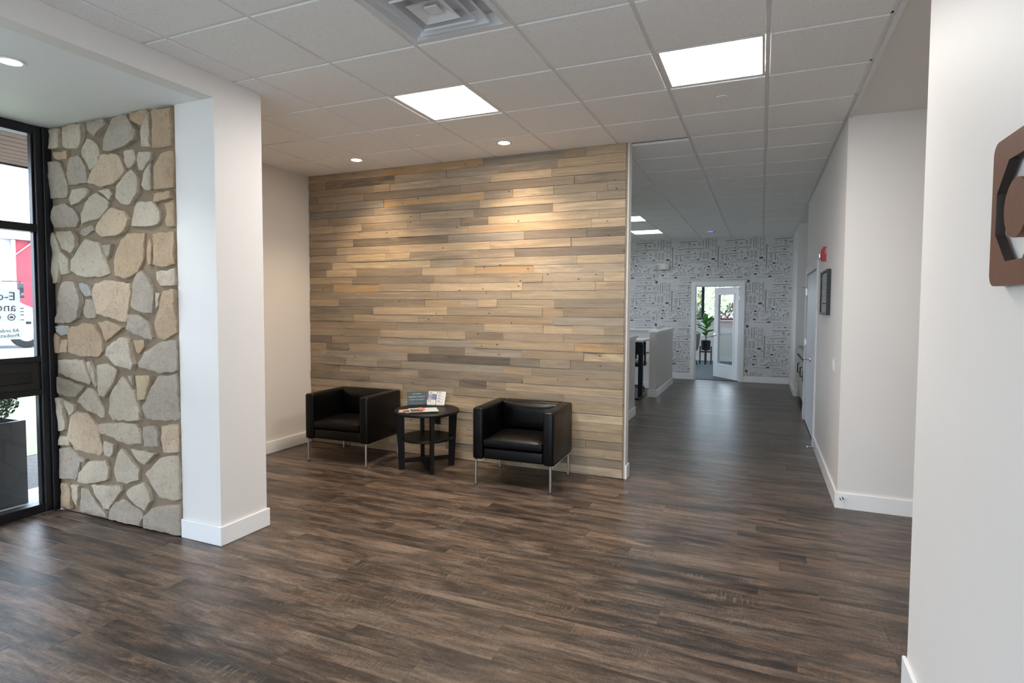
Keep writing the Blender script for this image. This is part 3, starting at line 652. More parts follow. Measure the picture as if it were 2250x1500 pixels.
    ln((480, 1470), (480, 1415), (930, 1405), (930, 1440)); ell(560, 1470, 20, 12); ell(615, 1470, 20, 12); blob(705, 1468, 30, 8); ell(800, 1468, 26, 14); blob(955, 1455, 26, 26)
    s = .0105 / 11.0 * 0.94; SX = 1040.0; SY = 1000.0; tile = .945
    verts, faces = [], []
    x_lo, x_hi, z_hi = -.2, 3.60, CEIL - .012
    X0, Z0 = .285, 3.045
    def ok(x, z): return x_lo < x < x_hi and .13 < z < z_hi and not (1.64 < x < 2.72 and z < 2.13)
    for tx in range(-2, 5):
        for tz in range(-1, 5):
            for pts, w in P:
                for a, b in zip(pts, pts[1:]):
                    ax, az = X0 + ((a[0] - 290) / SX + tx) * tile, Z0 - ((a[1] - 480) / SY + tz) * tile
                    bx, bz = X0 + ((b[0] - 290) / SX + tx) * tile, Z0 - ((b[1] - 480) / SY + tz) * tile
                    L = math.hypot(bx - ax, bz - az); m = max(1, int(L / .06)); hw = w / SX * tile * .5 * 1.15
                    if L < 1e-6: continue
                    nx, nz = -(bz - az) / L * hw, (bx - ax) / L * hw
                    for k in range(m):
                        px, pz = ax + (bx - ax) * k / m, az + (bz - az) * k / m; qx, qz = ax + (bx - ax) * (k + 1) / m, az + (bz - az) * (k + 1) / m
                        if not (ok(px, pz) and ok(qx, qz)): continue
                        n0 = len(verts); y = 10.8994
                        verts += [(px + nx, y, pz + nz), (px - nx, y, pz - nz), (qx - nx, y, qz - nz), (qx + nx, y, qz + nz)]; faces.append((n0, n0 + 1, n0 + 2, n0 + 3))
    me = bpy.data.meshes.new('wallpaper_print'); me.from_pydata(verts, [], faces); me.materials.append(MAT['ink'])
    o = bpy.data.objects.new('wallpaper_print', me); COL.objects.link(o); o.parent = wp; o.location = -WL[wp]; o['kind'] = 'stuff'
wallpaper()

# ---- half-height partition walls with white caps
def pony(n, x0, x1, y0, y1, z=1.10, bbs=()):
    o = struct('wall_half_' + n, box(x0, x1, y0, y1, 0, z), 'paint')
    mk('cap', box(x0 - .03, x1 + .03, y0 - .03, y1 + .03, z + .022, z + .055, .004), 'trim', o)
    mk('cap_moulding', box(x0 - .014, x1 + .014, y0 - .014, y1 + .014, z, z + .0215, .003), 'trim', o)
    for b in bbs: mk('baseboard', box(*b, .001, BH, .003), 'trim', o)
pony('near', 1.255, 1.375, 3.135, 6.19, 1.11, [(1.375, 1.391, 3.14, 6.206), (1.239, 1.3745, 6.1905, 6.206)])
pony('far', 1.262, 1.382, 8.0, 10.02, 1.10, [(1.3825, 1.398, 7.984, 10.036), (1.246, 1.382, 7.984, 7.9995)])
pony('cross', -1.2, 1.2615, 9.05, 9.17, 1.10, [(-1.2, 1.26, 9.034, 9.0495)])

# ---- storefront window (window_1)
def storefront():
    w = sempty('window_1', (-1.97, .2, 0)); X0, X1 = -2.02, -1.925
    def bar(n, *b, bev=.003): return mk(n, box(*b, bev), 'black_metal', w)
    posts = [(.362, .4605), (-.80, -.72), (-1.95, -1.87), (-3.10, -3.02), (-4.2, -4.12)]
    for a, b in posts: bar('jamb', X0, X1, a, b, .002, 2.904)
    bar('jamb_stop', -1.925, -1.905, .405, .4605, .003, 2.903)
    for (a1, b1), (a0, b0) in zip(posts, posts[1:]):
        ya, yb = b0, a1
        bar('head_rail', X0, X1, ya, yb, 2.835, 2.904); bar('transom', X0, X1, ya, yb, 2.12, 2.178); bar('sill_rail', X0, X1, ya, yb, .002, .072)
        bar('mid_rail', X0, X1, ya, yb, 1.152, 1.192); bar('mid_rail', X0, X1, ya, yb, .90, .945)
        pn = mk('panel', box(-1.985, -1.955, ya, yb, .945, 1.152), 'bronze_panel', w)
        mk('mail_slot', box(-1.955, -1.945, ya + .1, yb - .055, .995, 1.078, .003), 'black_plastic', pn)
        for z0, z1 in ((.072, .90), (1.192, 2.12), (2.178, 2.835)):
            for s in (0, 1):
                yy = (yb - .014, yb) if s else (ya, ya + .014)
                bar('glazing_bead', -1.99, -1.95, yy[0], yy[1], z0, z1, bev=.002)
            mk('pane', box(-1.974, -1.967, ya + .002, yb - .002, z0 + .002, z1 - .002), 'glass', w)
storefront()
def ribbon(name, x0, x1, y0, y1, z0, z1, axis, posts):
    w = sempty(name, ((x0 + x1) / 2, (y0 + y1) / 2, z0))
    B = lambda n, *b: mk(n, box(*b, .003), 'black_metal', w)
    if axis == 'y':
        B('frame_rail', x0, x1, y0, y1, z0, z0 + .06); B('frame_rail', x0, x1, y0, y1, z1 - .06, z1)
        for p in posts: B('mullion', x0, x1, p - .035, p + .035, z0 + .06, z1 - .06)
        for a, b in zip(posts, posts[1:]): mk('pane', box((x0 + x1) / 2 - .003, (x0 + x1) / 2 + .003, a + .036, b - .036, z0 + .06, z1 - .06), 'glass', w)
    else:
        B('frame_rail', x0, x1, y0, y1, z0, z0 + .05); B('frame_rail', x0, x1, y0, y1, z1 - .05, z1)
        for p in posts: B('mullion', p - .04, p + .04, y0, y1, z0 + .05, z1 - .05)
        for a, b in zip(posts, posts[1:]): mk('pane', box(a + .041, b - .041, (y0 + y1) / 2 - .003, (y0 + y1) / 2 + .003, z0 + .05, z1 - .05), 'glass', w)
    return w
ribbon('window_2', -2.09, -2.02, 6.2, 9.8, .8, 2.75, 'y', [6.24, 7.4, 8.6, 9.76])
ribbon('window_added_back', .6, 3.4, -4.28, -4.21, .002, 2.749, 'x', [.64, 2.0, 3.36])  # unseen glazing behind the camera, added to bring daylight onto ceiling and walls
ribbon('window_added_far_left', -1.09, -1.02, 11.5, 15.2, .8, 2.75, 'y', [11.54, 12.7, 13.9, 15.16])  # unseen window, added so blue daylight brightens the open door leaf
w3 = ribbon('window_3', -.6, 4.1, 15.63, 15.70, 1.2, 2.75, 'x', [-.56, 1.46, 2.9, 4.06])
mk('window_sill', box(-.6, 4.1, 15.50, 15.63, 1.165, 1.199, .004), 'trim', w3)

# ---- double closet door in right wall (door_1)
def closet_door():
    d = sempty('door_1', (3.63, 6.05, 0))
    x = 3.63
    for y0, y1 in ((5.135, 5.225), (6.875, 6.965)):
        mk('casing', box(x - .020, x - .0005, y0, y1, .001, 2.13, .003), 'door_white', d)
    mk('casing', box(x - .020, x - .0005, 5.2255, 6.8745, 2.035, 2.13, .003), 'door_white', d)
    for y0, y1, hy in ((5.228, 6.046, 5.232), (6.052, 6.872, 6.868)):
        lf = mk('leaf', box(x + .004, x + .044, y0, y1, .012, 2.032, .002), 'door_white', d)
        for z in (.26, 1.10, 1.80): mk('hinge', box(x - .018, x + .0035, hy - .012, hy + .012, z - .05, z + .05, .003), 'steel', lf)
    h = mk('handle_rose', lathe(bmesh.new(), [(.033, 0), (.033, -.010), (.026, -.016)], (x + .0035, 5.985, .93), 20, 'x'), 'chrome', d, True)
    bm = tube(bmesh.new(), [(x - .012, 5.985, .93), (x - .055, 5.985, .93), (x - .062, 6.00, .93), (x - .062, 6.11, .928)], .011)
    mk('lever', bm, 'chrome', h, True)
    st = tube(bmesh.new(), [(x - .018, 6.86, 1.86), (x - .075, 6.84, 1.86)], .006); mk('hinge_pin_stop', st, 'steel', d, True)
closet_door()

# ---- glazed office door standing open (door_2)
def office_door():
    d = sempty('door_2', (2.18, 10.96, 0))
    for x0, x1 in ((1.642, 1.728), (2.632, 2.718)):
        mk('casing', box(x0, x1, 10.878, 10.8995, .001, 2.122, .003), 'trim', d)
    mk('casing', box(1.7285, 2.6315, 10.878, 10.8995, 2.028, 2.122, .003), 'trim', d)
    mk('jamb', box(1.7255, 1.745, 10.90, 11.02, .001, 2.034), 'trim', d); mk('jamb', box(2.615, 2.6345, 10.90, 11.02, .001, 2.034), 'trim', d); mk('jamb', box(1.7455, 2.6145, 10.90, 11.02, 2.012, 2.034), 'trim', d)
    ang = math.radians(180 - 52)
    Mx = Matrix.Translation((2.612, 11.00, 0)) @ Matrix.Rotation(ang, 4, 'Z')
    L = .868; g0, g1, zb, zt = .155, .715, .30, 1.86
    def loc(bm): return xform(bm, Mx)
    lf = mk('leaf', loc(merge(merge(merge(box(0, L, -.022, .022, .012, zb), box(0, L, -.022, .022, zt, 2.008)), box(0, g0, -.022, .022, zb, zt)), box(g1, L, -.022, .022, zb, zt))), 'door_white', d)
    for s in (-.03, .022):
        mk('glazing_frame', loc(ring_prism(bmesh.new(), [(g0 - .022, zb - .022), (g1 + .022, zb - .022), (g1 + .022, zt + .022), (g0 - .022, zt + .022)], [(g0 + .012, zb + .012), (g1 - .012, zb + .012), (g1 - .012, zt - .012), (g0 + .012, zt - .012)], s, s + .0079, 'xz')), 'door_white', lf)
    mk('glass_pane', loc(box(g0 - .0, g1, -.004, .004, zb, zt)), 'glass', lf)
    for z in (.24, 1.06, 1.78): mk('hinge', box(2.596, 2.614, 10.955, 10.995, z - .05, z + .05, .002), 'steel', d)
    for s in (-1, 1):
        bm = tube(bmesh.new(), [(L - .06, s * .0225, .96), (L - .06, s * .07, .96), (L - .075, s * .078, .96), (L - .17, s * .078, .958)], .011)
        mk('lever', loc(bm), 'chrome', lf, True)
        mk('lever_rose', loc(lathe(bmesh.new(), [(.03, .0), (.03, .010), (.022, .014)] if s > 0 else [(.03, 0), (.03, -.010), (.022, -.014)], (L - .06, s * .0222, .96), 18, 'y')), 'chrome', lf, True)
office_door()

# ================================================================== LAMPS AND CEILING THINGS
def spot(parent, loc, energy, col, size, blend, r=.035):
    l = bpy.data.lights.new('spot_lamp', 'SPOT'); l.energy = energy; l.color = col; l.spot_size = math.radians(size); l.spot_blend = blend; l.shadow_soft_size = r
    o = bpy.data.objects.new('spot_lamp', l); COL.objects.link(o); o.parent = parent; o.location = Vector(loc) - WL[parent]; return o
def panel(i, j, kind, label):
    x, y = (i + .5) * T, (j + .5) * T
    t = thing('ceiling_panel_light', label, 'ceiling light', (x, y, CEIL), 'recessed square panel lights'); h = .290; s = .275
    sq = lambda r: [(x - r, y - r), (x + r, y - r), (x + r, y + r), (x - r, y + r)]
    mk('frame', ring_prism(bmesh.new(), sq(h), sq(s), CEIL - .004, CEIL + .025), 'white_plastic', t)
    if kind == 'on': mk('diffuser', box(x - s, x + s, y - s, y + s, CEIL + .002, CEIL + .008), 'panel_on', t)
    else:
        mk('diffuser', box(x - s, x + s, y - s, y + s, CEIL + .012, CEIL + .016), 'panel_far', t)
        for q in (-.09, .09): mk('reflector_rib', box(x - s, x + s, y + q - .012, y + q + .012, CEIL + .0, CEIL + .0115), 'white_plastic', t)
PL_LAB = {(1, 2): 'glowing square ceiling panel light in front of the wood wall', (4, 2): 'glowing square ceiling panel light nearest the right wall', 
          (1, 12): 'lit office ceiling panel partly hidden by the wood wall edge', (1, 15): 'lit office ceiling panel nearest the patterned wallpaper', (-2, 12): 'lit office ceiling panel hidden far left beyond the wood wall', (-2, 8): 'lit office ceiling panel hidden just behind the wood wall'}
for (i, j), k in PANELS.items(): panel(i, j, k, PL_LAB[(i, j)])

def downlight(x, y, z, mat, label, energy, col, size, blend=.7):
    t = thing('recessed_downlight', label, 'downlight', (x, y, z), 'recessed round downlights')
    mk('trim_ring', ring_prism(bmesh.new(), disc_poly(x, y, .066, 28), disc_poly(x, y, .052, 28), z - .006, z - .0005), 'white_plastic', t)
    mk('lens', prism(bmesh.new(), disc_poly(x, y, .0515, 28), z - .0045, z - .001), mat, t)
    spot(t, (x, y, z - .02), energy, col, size, blend)
downlight(-.735, 2.575, CEIL - .008, 'led_warm', 'warm glowing round downlight above the left armchair', 54, (1.0, .76, .50), 114, 1.0)
downlight(.893, 2.575, CEIL - .008, 'led_warm', 'warm glowing round downlight above the right armchair', 72, (1.0, .77, .53), 118, 1.0)
downlight(-.737, -.363, 2.905, 'led_cool', 'cool white round downlight in the soffit by the window', 25, (.95, .98, 1.0), 120)

def diffuser():
    x0, y0 = 2 * T, 0.0; cx, cy = x0 + T / 2, y0 + T / 2
    t = thing('air_diffuser', 'square stepped white air vent in the ceiling grid', 'air vent', (cx, cy, CEIL))
    sq = lambda r: [(cx - r, cy - r), (cx + r, cy - r), (cx + r, cy + r), (cx - r, cy + r)]
    def frus(r0, r1, z0, z1):
        bm = bmesh.new(); A = [bm.verts.new((*p, z0)) for p in sq(r0)]; B = [bm.verts.new((*p, z1)) for p in sq(r1)]; A2 = [bm.verts.new((*p, z0 + .003)) for p in sq(r0 - .003)]; B2 = [bm.verts.new((*p, z1 + .003)) for p in sq(r1 - .003)]
        for k in range(4):
            j = (k + 1) % 4
            for P, Q in ((A, B), (B, B2), (B2, A2), (A2, A)): bm.faces.new((P[k], P[j], Q[j], Q[k]))
        bmesh.ops.recalc_face_normals(bm, faces=bm.faces[:]); return bm
    mk('frame', ring_prism(bmesh.new(), sq(.292), sq(.262), CEIL - .008, CEIL + .008), 'louvre', t)
    for r0, r1, z0, z1 in ((.262, .222, .000, .036), (.208, .168, -.006, .032), (.152, .112, -.012, .028)):
        mk('cone', frus(r0, r1, CEIL + z0, CEIL + z1), 'louvre', t)
    for rr, zz in ((.208, -.006), (.152, -.012)): mk('lip', ring_prism(bmesh.new(), sq(rr + .004), sq(rr), CEIL + zz - .010, CEIL + zz + .002), 'louvre', t)
    mk('centre_cone', frus(.100, .03, CEIL - .020, CEIL + .012), 'louvre', t)
    mk('centre_plate', box(cx - .035, cx + .035, cy - .035, cy + .035, CEIL - .012, CEIL - .004), 'louvre', t)
    mk('plenum', box(cx - .285, cx + .285, cy - .285, cy + .285, CEIL + .042, CEIL + .046), 'louvre', t)
diffuser()

def sprinkler(x, y, where):
    tag(mk('sprinkler_cover', lathe(bmesh.new(), [(.040, -.001), (.042, -.004), (.040, -.007)], (x, y, CEIL - .008), 24), 'tile', None, True), 'small round white sprinkler cover plate ' + where, 'sprinkler cover', 'sprinkler cover plates')
sprinkler(.298, 2.123, 'near the left ceiling panel light'); sprinkler(2.762, 2.116, 'beside the right ceiling panel light'); sprinkler(2.739, 5.194, 'midway down the corridor ceiling'); sprinkler(2.729, 8.75, 'far down the corridor ceiling')
def detector():
    x, y = 2.1, 9.79; t = thing('ceiling_sensor', 'flat white ceiling sensor with blue indicator light', 'sensor', (x, y, CEIL - .008))
    mk('body', lathe(bmesh.new(), [(.095, -.001), (.095, -.012), (.080, -.022)], (x, y, CEIL - .008), 28), 'white_plastic', t, True)
    mk('indicator', box(x - .045, x + .045, y - .100, y - .09, CEIL - .022, CEIL - .014), 'led_blue', t)
detector()

# ================================================================== ARMCHAIRS
def armchair(label):
    x0, x1, y0, y1, zb, zt = -.374, .374, 0.0, .622, .232, .690; A = .098
    t = thing('armchair', label, 'armchair', (0, 0, 0), 'black leather armchairs')
    def soft(n, *b, bev=.022, seg=4): return mk(n, box(*b, bev, seg), 'leather', t, True)
    soft('arm', x0, x0 + A, y0, y1 - .004, zb, zt); soft('arm', x1 - A, x1, y0, y1 - .004, zb, zt)
    soft('front_rail', x0 + A + .001, x1 - A - .001, y0 + .016, y0 + .12, zb + .006, .335, bev=.012)
    soft('seat_base', x0 + A + .001, x1 - A - .001, y0 + .121, y1 - .14, zb + .012, .335, bev=.006, seg=1)
    soft('back_frame', x0 + A - .012, x1 - A + .012, y1 - .10, y1, zb, zt, bev=.02)
    # cushioned backrest and seat, bulged
    def cushion(n, bx, bulge_axis, amt):
        bm = box(*bx); bmesh.ops.subdivide_edges(bm, edges=bm.edges[:], cuts=9, use_grid_fill=True)
        c = [(bx[0] + bx[1]) / 2, (bx[2] + bx[3]) / 2, (bx[4] + bx[5]) / 2]; hsz = [(bx[1] - bx[0]) / 2, (bx[3] - bx[2]) / 2, (bx[5] - bx[4]) / 2]
        for v in bm.verts:
            q = [(v.co[k] - c[k]) / hsz[k] for k in range(3)]; o_ = [k for k in range(3) if k != bulge_axis]
            f = (1 - q[o_[0]] ** 4) * (1 - q[o_[1]] ** 4)
            v.co[bulge_axis] += (1 if q[bulge_axis] > 0 else -1) * amt * f * abs(q[bulge_axis]) - (.014 * max(abs(q[o_[0]]), abs(q[o_[1]])) ** 8) * (1 if q[bulge_axis] > 0 else -1) * abs(q[bulge_axis])
            for k in o_:
                if abs(q[k]) > .99: v.co[k] -= .006 * (abs(q[bulge_axis]) ** 3) * (1 if q[k] > 0 else -1)
        return mk(n, bm, 'leather', t, True)
    cushion('seat_cushion', (x0 + A + .006, x1 - A - .006, y0 + .004, y1 - .15, .337, .425), 2, .020)
    cushion('back_cushion', (x0 + A + .006, x1 - A - .006, y1 - .165, y1 - .098, .425, zt - .006), 1, .026)
    fr = bmesh.new()
    for s in (x0 + .014, x1 - .014): bm_box(fr, s - .008, s + .008, y0 + .03, y1 - .02, zb - .016, zb - .001)
    bm_box(fr, x0 + .022, x1 - .022, y1 - .030, y1 - .014, zb - .015, zb - .0015)
    mk('steel_frame', fr, 'steel', t)
    for sx in (x0 + .028, x1 - .030):
        for sy in (y0 + .02, y1 - .03):
            l = mk('leg', lathe(bmesh.new(), [(.0115, .007), (.0115, zb - .001)], (sx, sy, 0), 14), 'steel', t, True)
            mk('foot_cap', lathe(bmesh.new(), [(.0135, 0.001), (.0135, .007)], (sx, sy, 0), 14), 'black_plastic', l, True)
    return t
ch = armchair('black leather tub armchair on steel legs, left of the round side table')
ch2 = copy_tree(ch); ch2['label'] = 'black leather tub armchair on steel legs, right of the round side table'
ch.location = (-.815, 2.318, 0); ch2.location = (1.092, 2.318, 0); ch.rotation_euler.z = ch2.rotation_euler.z = math.radians(2.5)

# ================================================================== SIDE TABLE
TX, TY, TZ = .060, 2.612, .574
def side_table():
    t = thing('side_table', 'round black-brown wooden side table with lower shelf between the armchairs', 'side table', (TX, TY, 0))
    mk('tabletop', lathe(bmesh.new(), [(.310, TZ - .030), (.318, TZ - .022), (.318, TZ - .008), (.310, TZ)], (TX, TY, 0), 56), 'black_wood', t, True)
    mk('lower_shelf', lathe(bmesh.new(), [(.252, .288), (.256, .292), (.256, .308), (.252, .312)], (TX, TY, 0), 48), 'black_wood', t, True)
    for k in range(4):
        a = math.radians(-48 + 90 * k); R_ = Matrix.Translation((TX, TY, 0)) @ Matrix.Rotation(a, 4, 'Z')
        bm = prism(bmesh.new(), [(.218, .001), (.272, .001), (.300, TZ - .0305), (.222, TZ - .0305)], -.017, .017, 'xz')
        mk('leg', xform(bm, R_), 'black_wood', t)
    for a, n0 in ((-48, .216), (42, .216)):
        R_ = Matrix.Translation((TX, TY, 0)) @ Matrix.Rotation(math.radians(a), 4, 'Z')
        z0, z1 = (.002, .065) if a == -48 else (.066, .105)
        mk('cross_rail', xform(box(-n0, n0, -.015, .015, z0, z1), R_), 'black_wood', t)
side_table()

# ---- things on the table
def plaque():
    # faces the viewer
    t = thing('table_sign', 'slate grey upright card sign with white lettering on the side table', 'sign', (-.140, 2.748, TZ))
    R_ = Matrix.Translation((-.140, 2.748, TZ + .002)) @ Matrix.Rotation(math.radians(40), 4, 'Z') @ Matrix.Rotation(math.radians(-6), 4, 'X')
    w, h = .192, .138
    mk('card', xform(box(-w / 2, w / 2, -.002, .002, .006, h), R_), 'print_grey', t)
    mk('acrylic_stand', xform(merge(merge(box(-w / 2 - .003, w / 2 + .003, -.006, -.0035, .004, h + .003), box(-w / 2, w / 2, .004, .0065, .004, h)), box(-w / 2, w / 2, .0, .03, .004, .0065)), R_), 'acrylic', t)
    bm = bmesh.new()
    for body, sz, z, sp in (('PROUD MEMBER', .0125, .112, 1.05), ('CAMDEN COUNTY', .0195, .080, 1.0), ('Chamber of Commerce', .0165, .054, .95)):
        wd = {'PROUD MEMBER': .100, 'CAMDEN COUNTY': .188, 'Chamber of Commerce': .165}[body]
        tb = text_bm(body, sz, Matrix.Identity(4), sp, .0004)
        xs = [v.co.x for v in tb.verts]; sc = min(1.0, wd * .9 / (max(xs) - min(xs))); mid = (max(xs) + min(xs)) / 2
        tb.transform(Matrix.Translation((0, -.0023, z)) @ Matrix.Rotation(math.pi / 2, 4, 'X') @ Matrix.Diagonal((sc, 1, 1, 1)) @ Matrix.Translation((-mid, 0, 0)))
        merge(bm, tb)
    mk('lettering', xform(bm, R_), 'paper', t)
    mk('rule_line', xform(box(-.07, .06, -.0026, -.0021, .022, .0235), R_), 'paper', t)
plaque()
def card_rack():
    t = thing('card_rack', 'clear tiered rack of white and blue business cards on the side table', 'card holder', (.030, 2.845, TZ))
    R_ = Matrix.Translation((.040, 2.820, TZ)) @ Matrix.Rotation(math.radians(14), 4, 'Z')
    mk('rack', xform(merge(merge(box(-.098, .098, -.03, .05, .0005, .004), box(-.098, .098, .046, .05, .004, .085)), box(-.098, .098, -.03, -.027, .004, .022)), R_), 'acrylic', t)
    for r in range(4):
        for c in range(2):
            m = 'print_blue' if (c == 0 and r in (1, 2)) else 'paper'
            bx = box(-.090 + c * .094, -.002 + c * .094, -.001, .001, 0, .054)
            mk('card', xform(bx, R_ @ Matrix.Translation((.010 * r * 0, -.022 + .018 * r, .008 + .026 * r)) @ Matrix.Rotation(math.radians(-17), 4, 'X')), m, t)
            ink = merge(box(-.082 + c * .094, -.050 + c * .094, -.0016, -.0011, .040, .046), box(-.082 + c * .094, -.020 + c * .094, -.0016, -.0011, .030, .0325))
            mk('print', xform(ink, R_ @ Matrix.Translation((0, -.022 + .018 * r, .008 + .026 * r)) @ Matrix.Rotation(math.radians(-17), 4, 'X')), 'paper' if m == 'print_blue' else 'print_grey', t)
card_rack()
def magazines():
    specs = [('leaflet', 'cream leaflet lowest in the fanned pile on the side table', -.035, 2.455, 30, .20, .13, .0022, 'print_peach', 'leaflet'),
             ('magazine', 'magazine with dark photo cover in the middle of the fanned pile', -.005, 2.485, 62, .25, .16, .004, 'print_peach', 'magazine'),
             ('magazine', 'pale blue magazine with orange and dark photo on top of the pile', .085, 2.510, 38, .27, .20, .004, 'print_sky', 'magazine')]
    z = TZ + .0006
    for n, lab, x, y, a, w, h, th, m, cat in specs:
        t = thing(n, lab, cat, (x, y, z), 'reading matter on the side table'); R_ = Matrix.Translation((x, y, z)) @ Matrix.Rotation(math.radians(a), 4, 'Z')
        mk('pages', xform(box(-w / 2, w / 2, -h / 2, h / 2, 0, th - .0006), R_), 'paper', t)
        mk('cover', xform(box(-w / 2, w / 2, -h / 2, h / 2, th - .0005, th), R_), m, t)
        if n == 'magazine':
            mk('cover_photo', xform(box(-w / 2 + .008, -.01, -h / 2 + .01, h / 2 - .05, th + .0001, th + .0004), R_), 'print_brown', t)
            if m == 'print_sky': mk('cover_accent', xform(box(-.045, .015, -h / 2 + .07, h / 2 - .02, th + .0005, th + .0008), R_), 'print_orange', t)
        z += th + .0012
magazines()
ot = thing('wall_outlet', 'black power outlet on the wood wall behind the side table', 'outlet', (-.045, 3.0, .40))
mk('cover_plate', box(-.082, -.012, 2.993, 3.0003, .345, .465, .003), 'black_plastic', ot)
for z in (.375, .435): mk('socket', box(-.064, -.030, 2.990, 2.9928, z - .017, z + .017, .001), 'black_wood', ot)

# ================================================================== RIGHT WALL THINGS
def fire_alarm():
    x, y, z = 3.63, 4.42, 2.125; t = thing('fire_alarm', 'red wall-mounted fire alarm strobe above the closet door', 'fire alarm', (x, y, z))
    bm = prism(bmesh.new(), [(x, z - .07), (x - .034, z - .07), (x - .042, z - .055), (x - .040, z + .04), (x - .026, z + .07), (x, z + .07)], y - .06, y + .06, 'xz')
    mk('housing', bm, 'red_plastic', t)
    mk('strobe', box(x - .064, x - .0425, y - .035, y + .035, z - .045, z + .005, .006, 2), 'chrome', t, True)
    tx = text_bm('FIRE', .034, Matrix(((0, 0, -1, x - .004), (0, 1, 0, 0), (0, 0, 0, 0), (0, 0, 0, 1))) if False else Matrix.Identity(4), 1.1)
    # lettering stands vertically on the near side of the housing
    tx.transform(Matrix.Translation((x - .012, y - .0606, z + .055)) @ Matrix.Rotation(math.pi / 2, 4, 'X') @ Matrix.Rotation(-math.pi / 2, 4, 'Z') @ Matrix.Scale(.85, 4))
    mk('lettering', tx, 'paper', t)
fire_alarm()
def frame():
    x = 3.63; y0, y1, z0, z1 = 3.855, 4.535, 1.515, 1.945
    t = thing('picture_frame', 'black deep picture frame holding a printed certificate on right wall', 'picture frame', (x, (y0 + y1) / 2, z0))
    yz = lambda d: [(y0 + d, z0 + d), (y1 - d, z0 + d), (y1 - d, z1 - d), (y0 + d, z1 - d)]
    mk('moulding', ring_prism(bmesh.new(), yz(0), yz(.022), x - .034, x - .001, 'yz'), 'black_plastic', t)
    mk('sheet', box(x - .016, x - .013, y0 + .0225, y1 - .0225, z0 + .0225, z1 - .0225), 'paper', t)
    bm = bmesh.new()
    for k in range(9): bm_box(bm, x - .0168, x - .0162, y0 + .08 + .03 * (k % 3), y1 - .08 - .03 * (k % 2), z1 - .09 - k * .033, z1 - .082 - k * .033)
    mk('print', bm, 'print_grey', t)
    mk('glass', box(x - .026, x - .024, y0 + .0225, y1 - .0225, z0 + .0225, z1 - .0225), 'acrylic', t)
frame()
def switch():
    x = 3.63; t = thing('light_switch', 'white double light switch on the right wall near the corner', 'light switch', (x, 3.42, 1.095))
    mk('plate', box(x - .007, x - .0005, 3.36, 3.48, 1.037, 1.155, .003), 'white_plastic', t)
    for y in (3.395, 3.445): mk('rocker', box(x - .012, x - .0072, y - .017, y + .017, 1.062, 1.130, .002), 'white_plastic', t)
switch()
def door_stop(p, d, label):
    t = thing('door_stop', label, 'door stop', p); p = Vector(p); d = Vector(d)
    mk('base', tube(bmesh.new(), [p, p + d * .006], .014, 16), 'chrome', t, True)
    mk('rod', tube(bmesh.new(), [p + d * .006, p + d * .075], .005, 10), 'chrome', t, True)
    mk('rubber_tip', tube(bmesh.new(), [p + d * .075, p + d * .088], .010, 14), 'white_plastic', t, True)
door_stop((3.6135, 4.72, .085), (-1, 0, 0), 'chrome door stop on the baseboard of the grey right wall')
door_stop((3.66, 2.9335, .085), (0, -1, 0), 'chrome door stop on the baseboard corner of the beige wall')
def emergency():
    x, y, z = 1.0, 10.9, 2.47; t = thing('emergency_light', 'white twin-head emergency light on patterned wallpaper', 'emergency light', (x, y, z))
    mk('housing', box(x - .10, x + .10, y - .07, y - .001, z - .075, z + .065, .012, 2), 'white_plastic', t, True)
    for s in (-1, 1):
        h = mk('lamp_head', box(x + s * .125 - .045, x + s * .125 + .045, y - .115, y - .071, z - .07, z + .035, .015, 2), 'white_plastic', t, True)
        mk('lens', box(x + s * .125 - .035, x + s * .125 + .035, y - .119, y - .1155, z - .055, z + .022, .001), 'steel', h)
emergency()
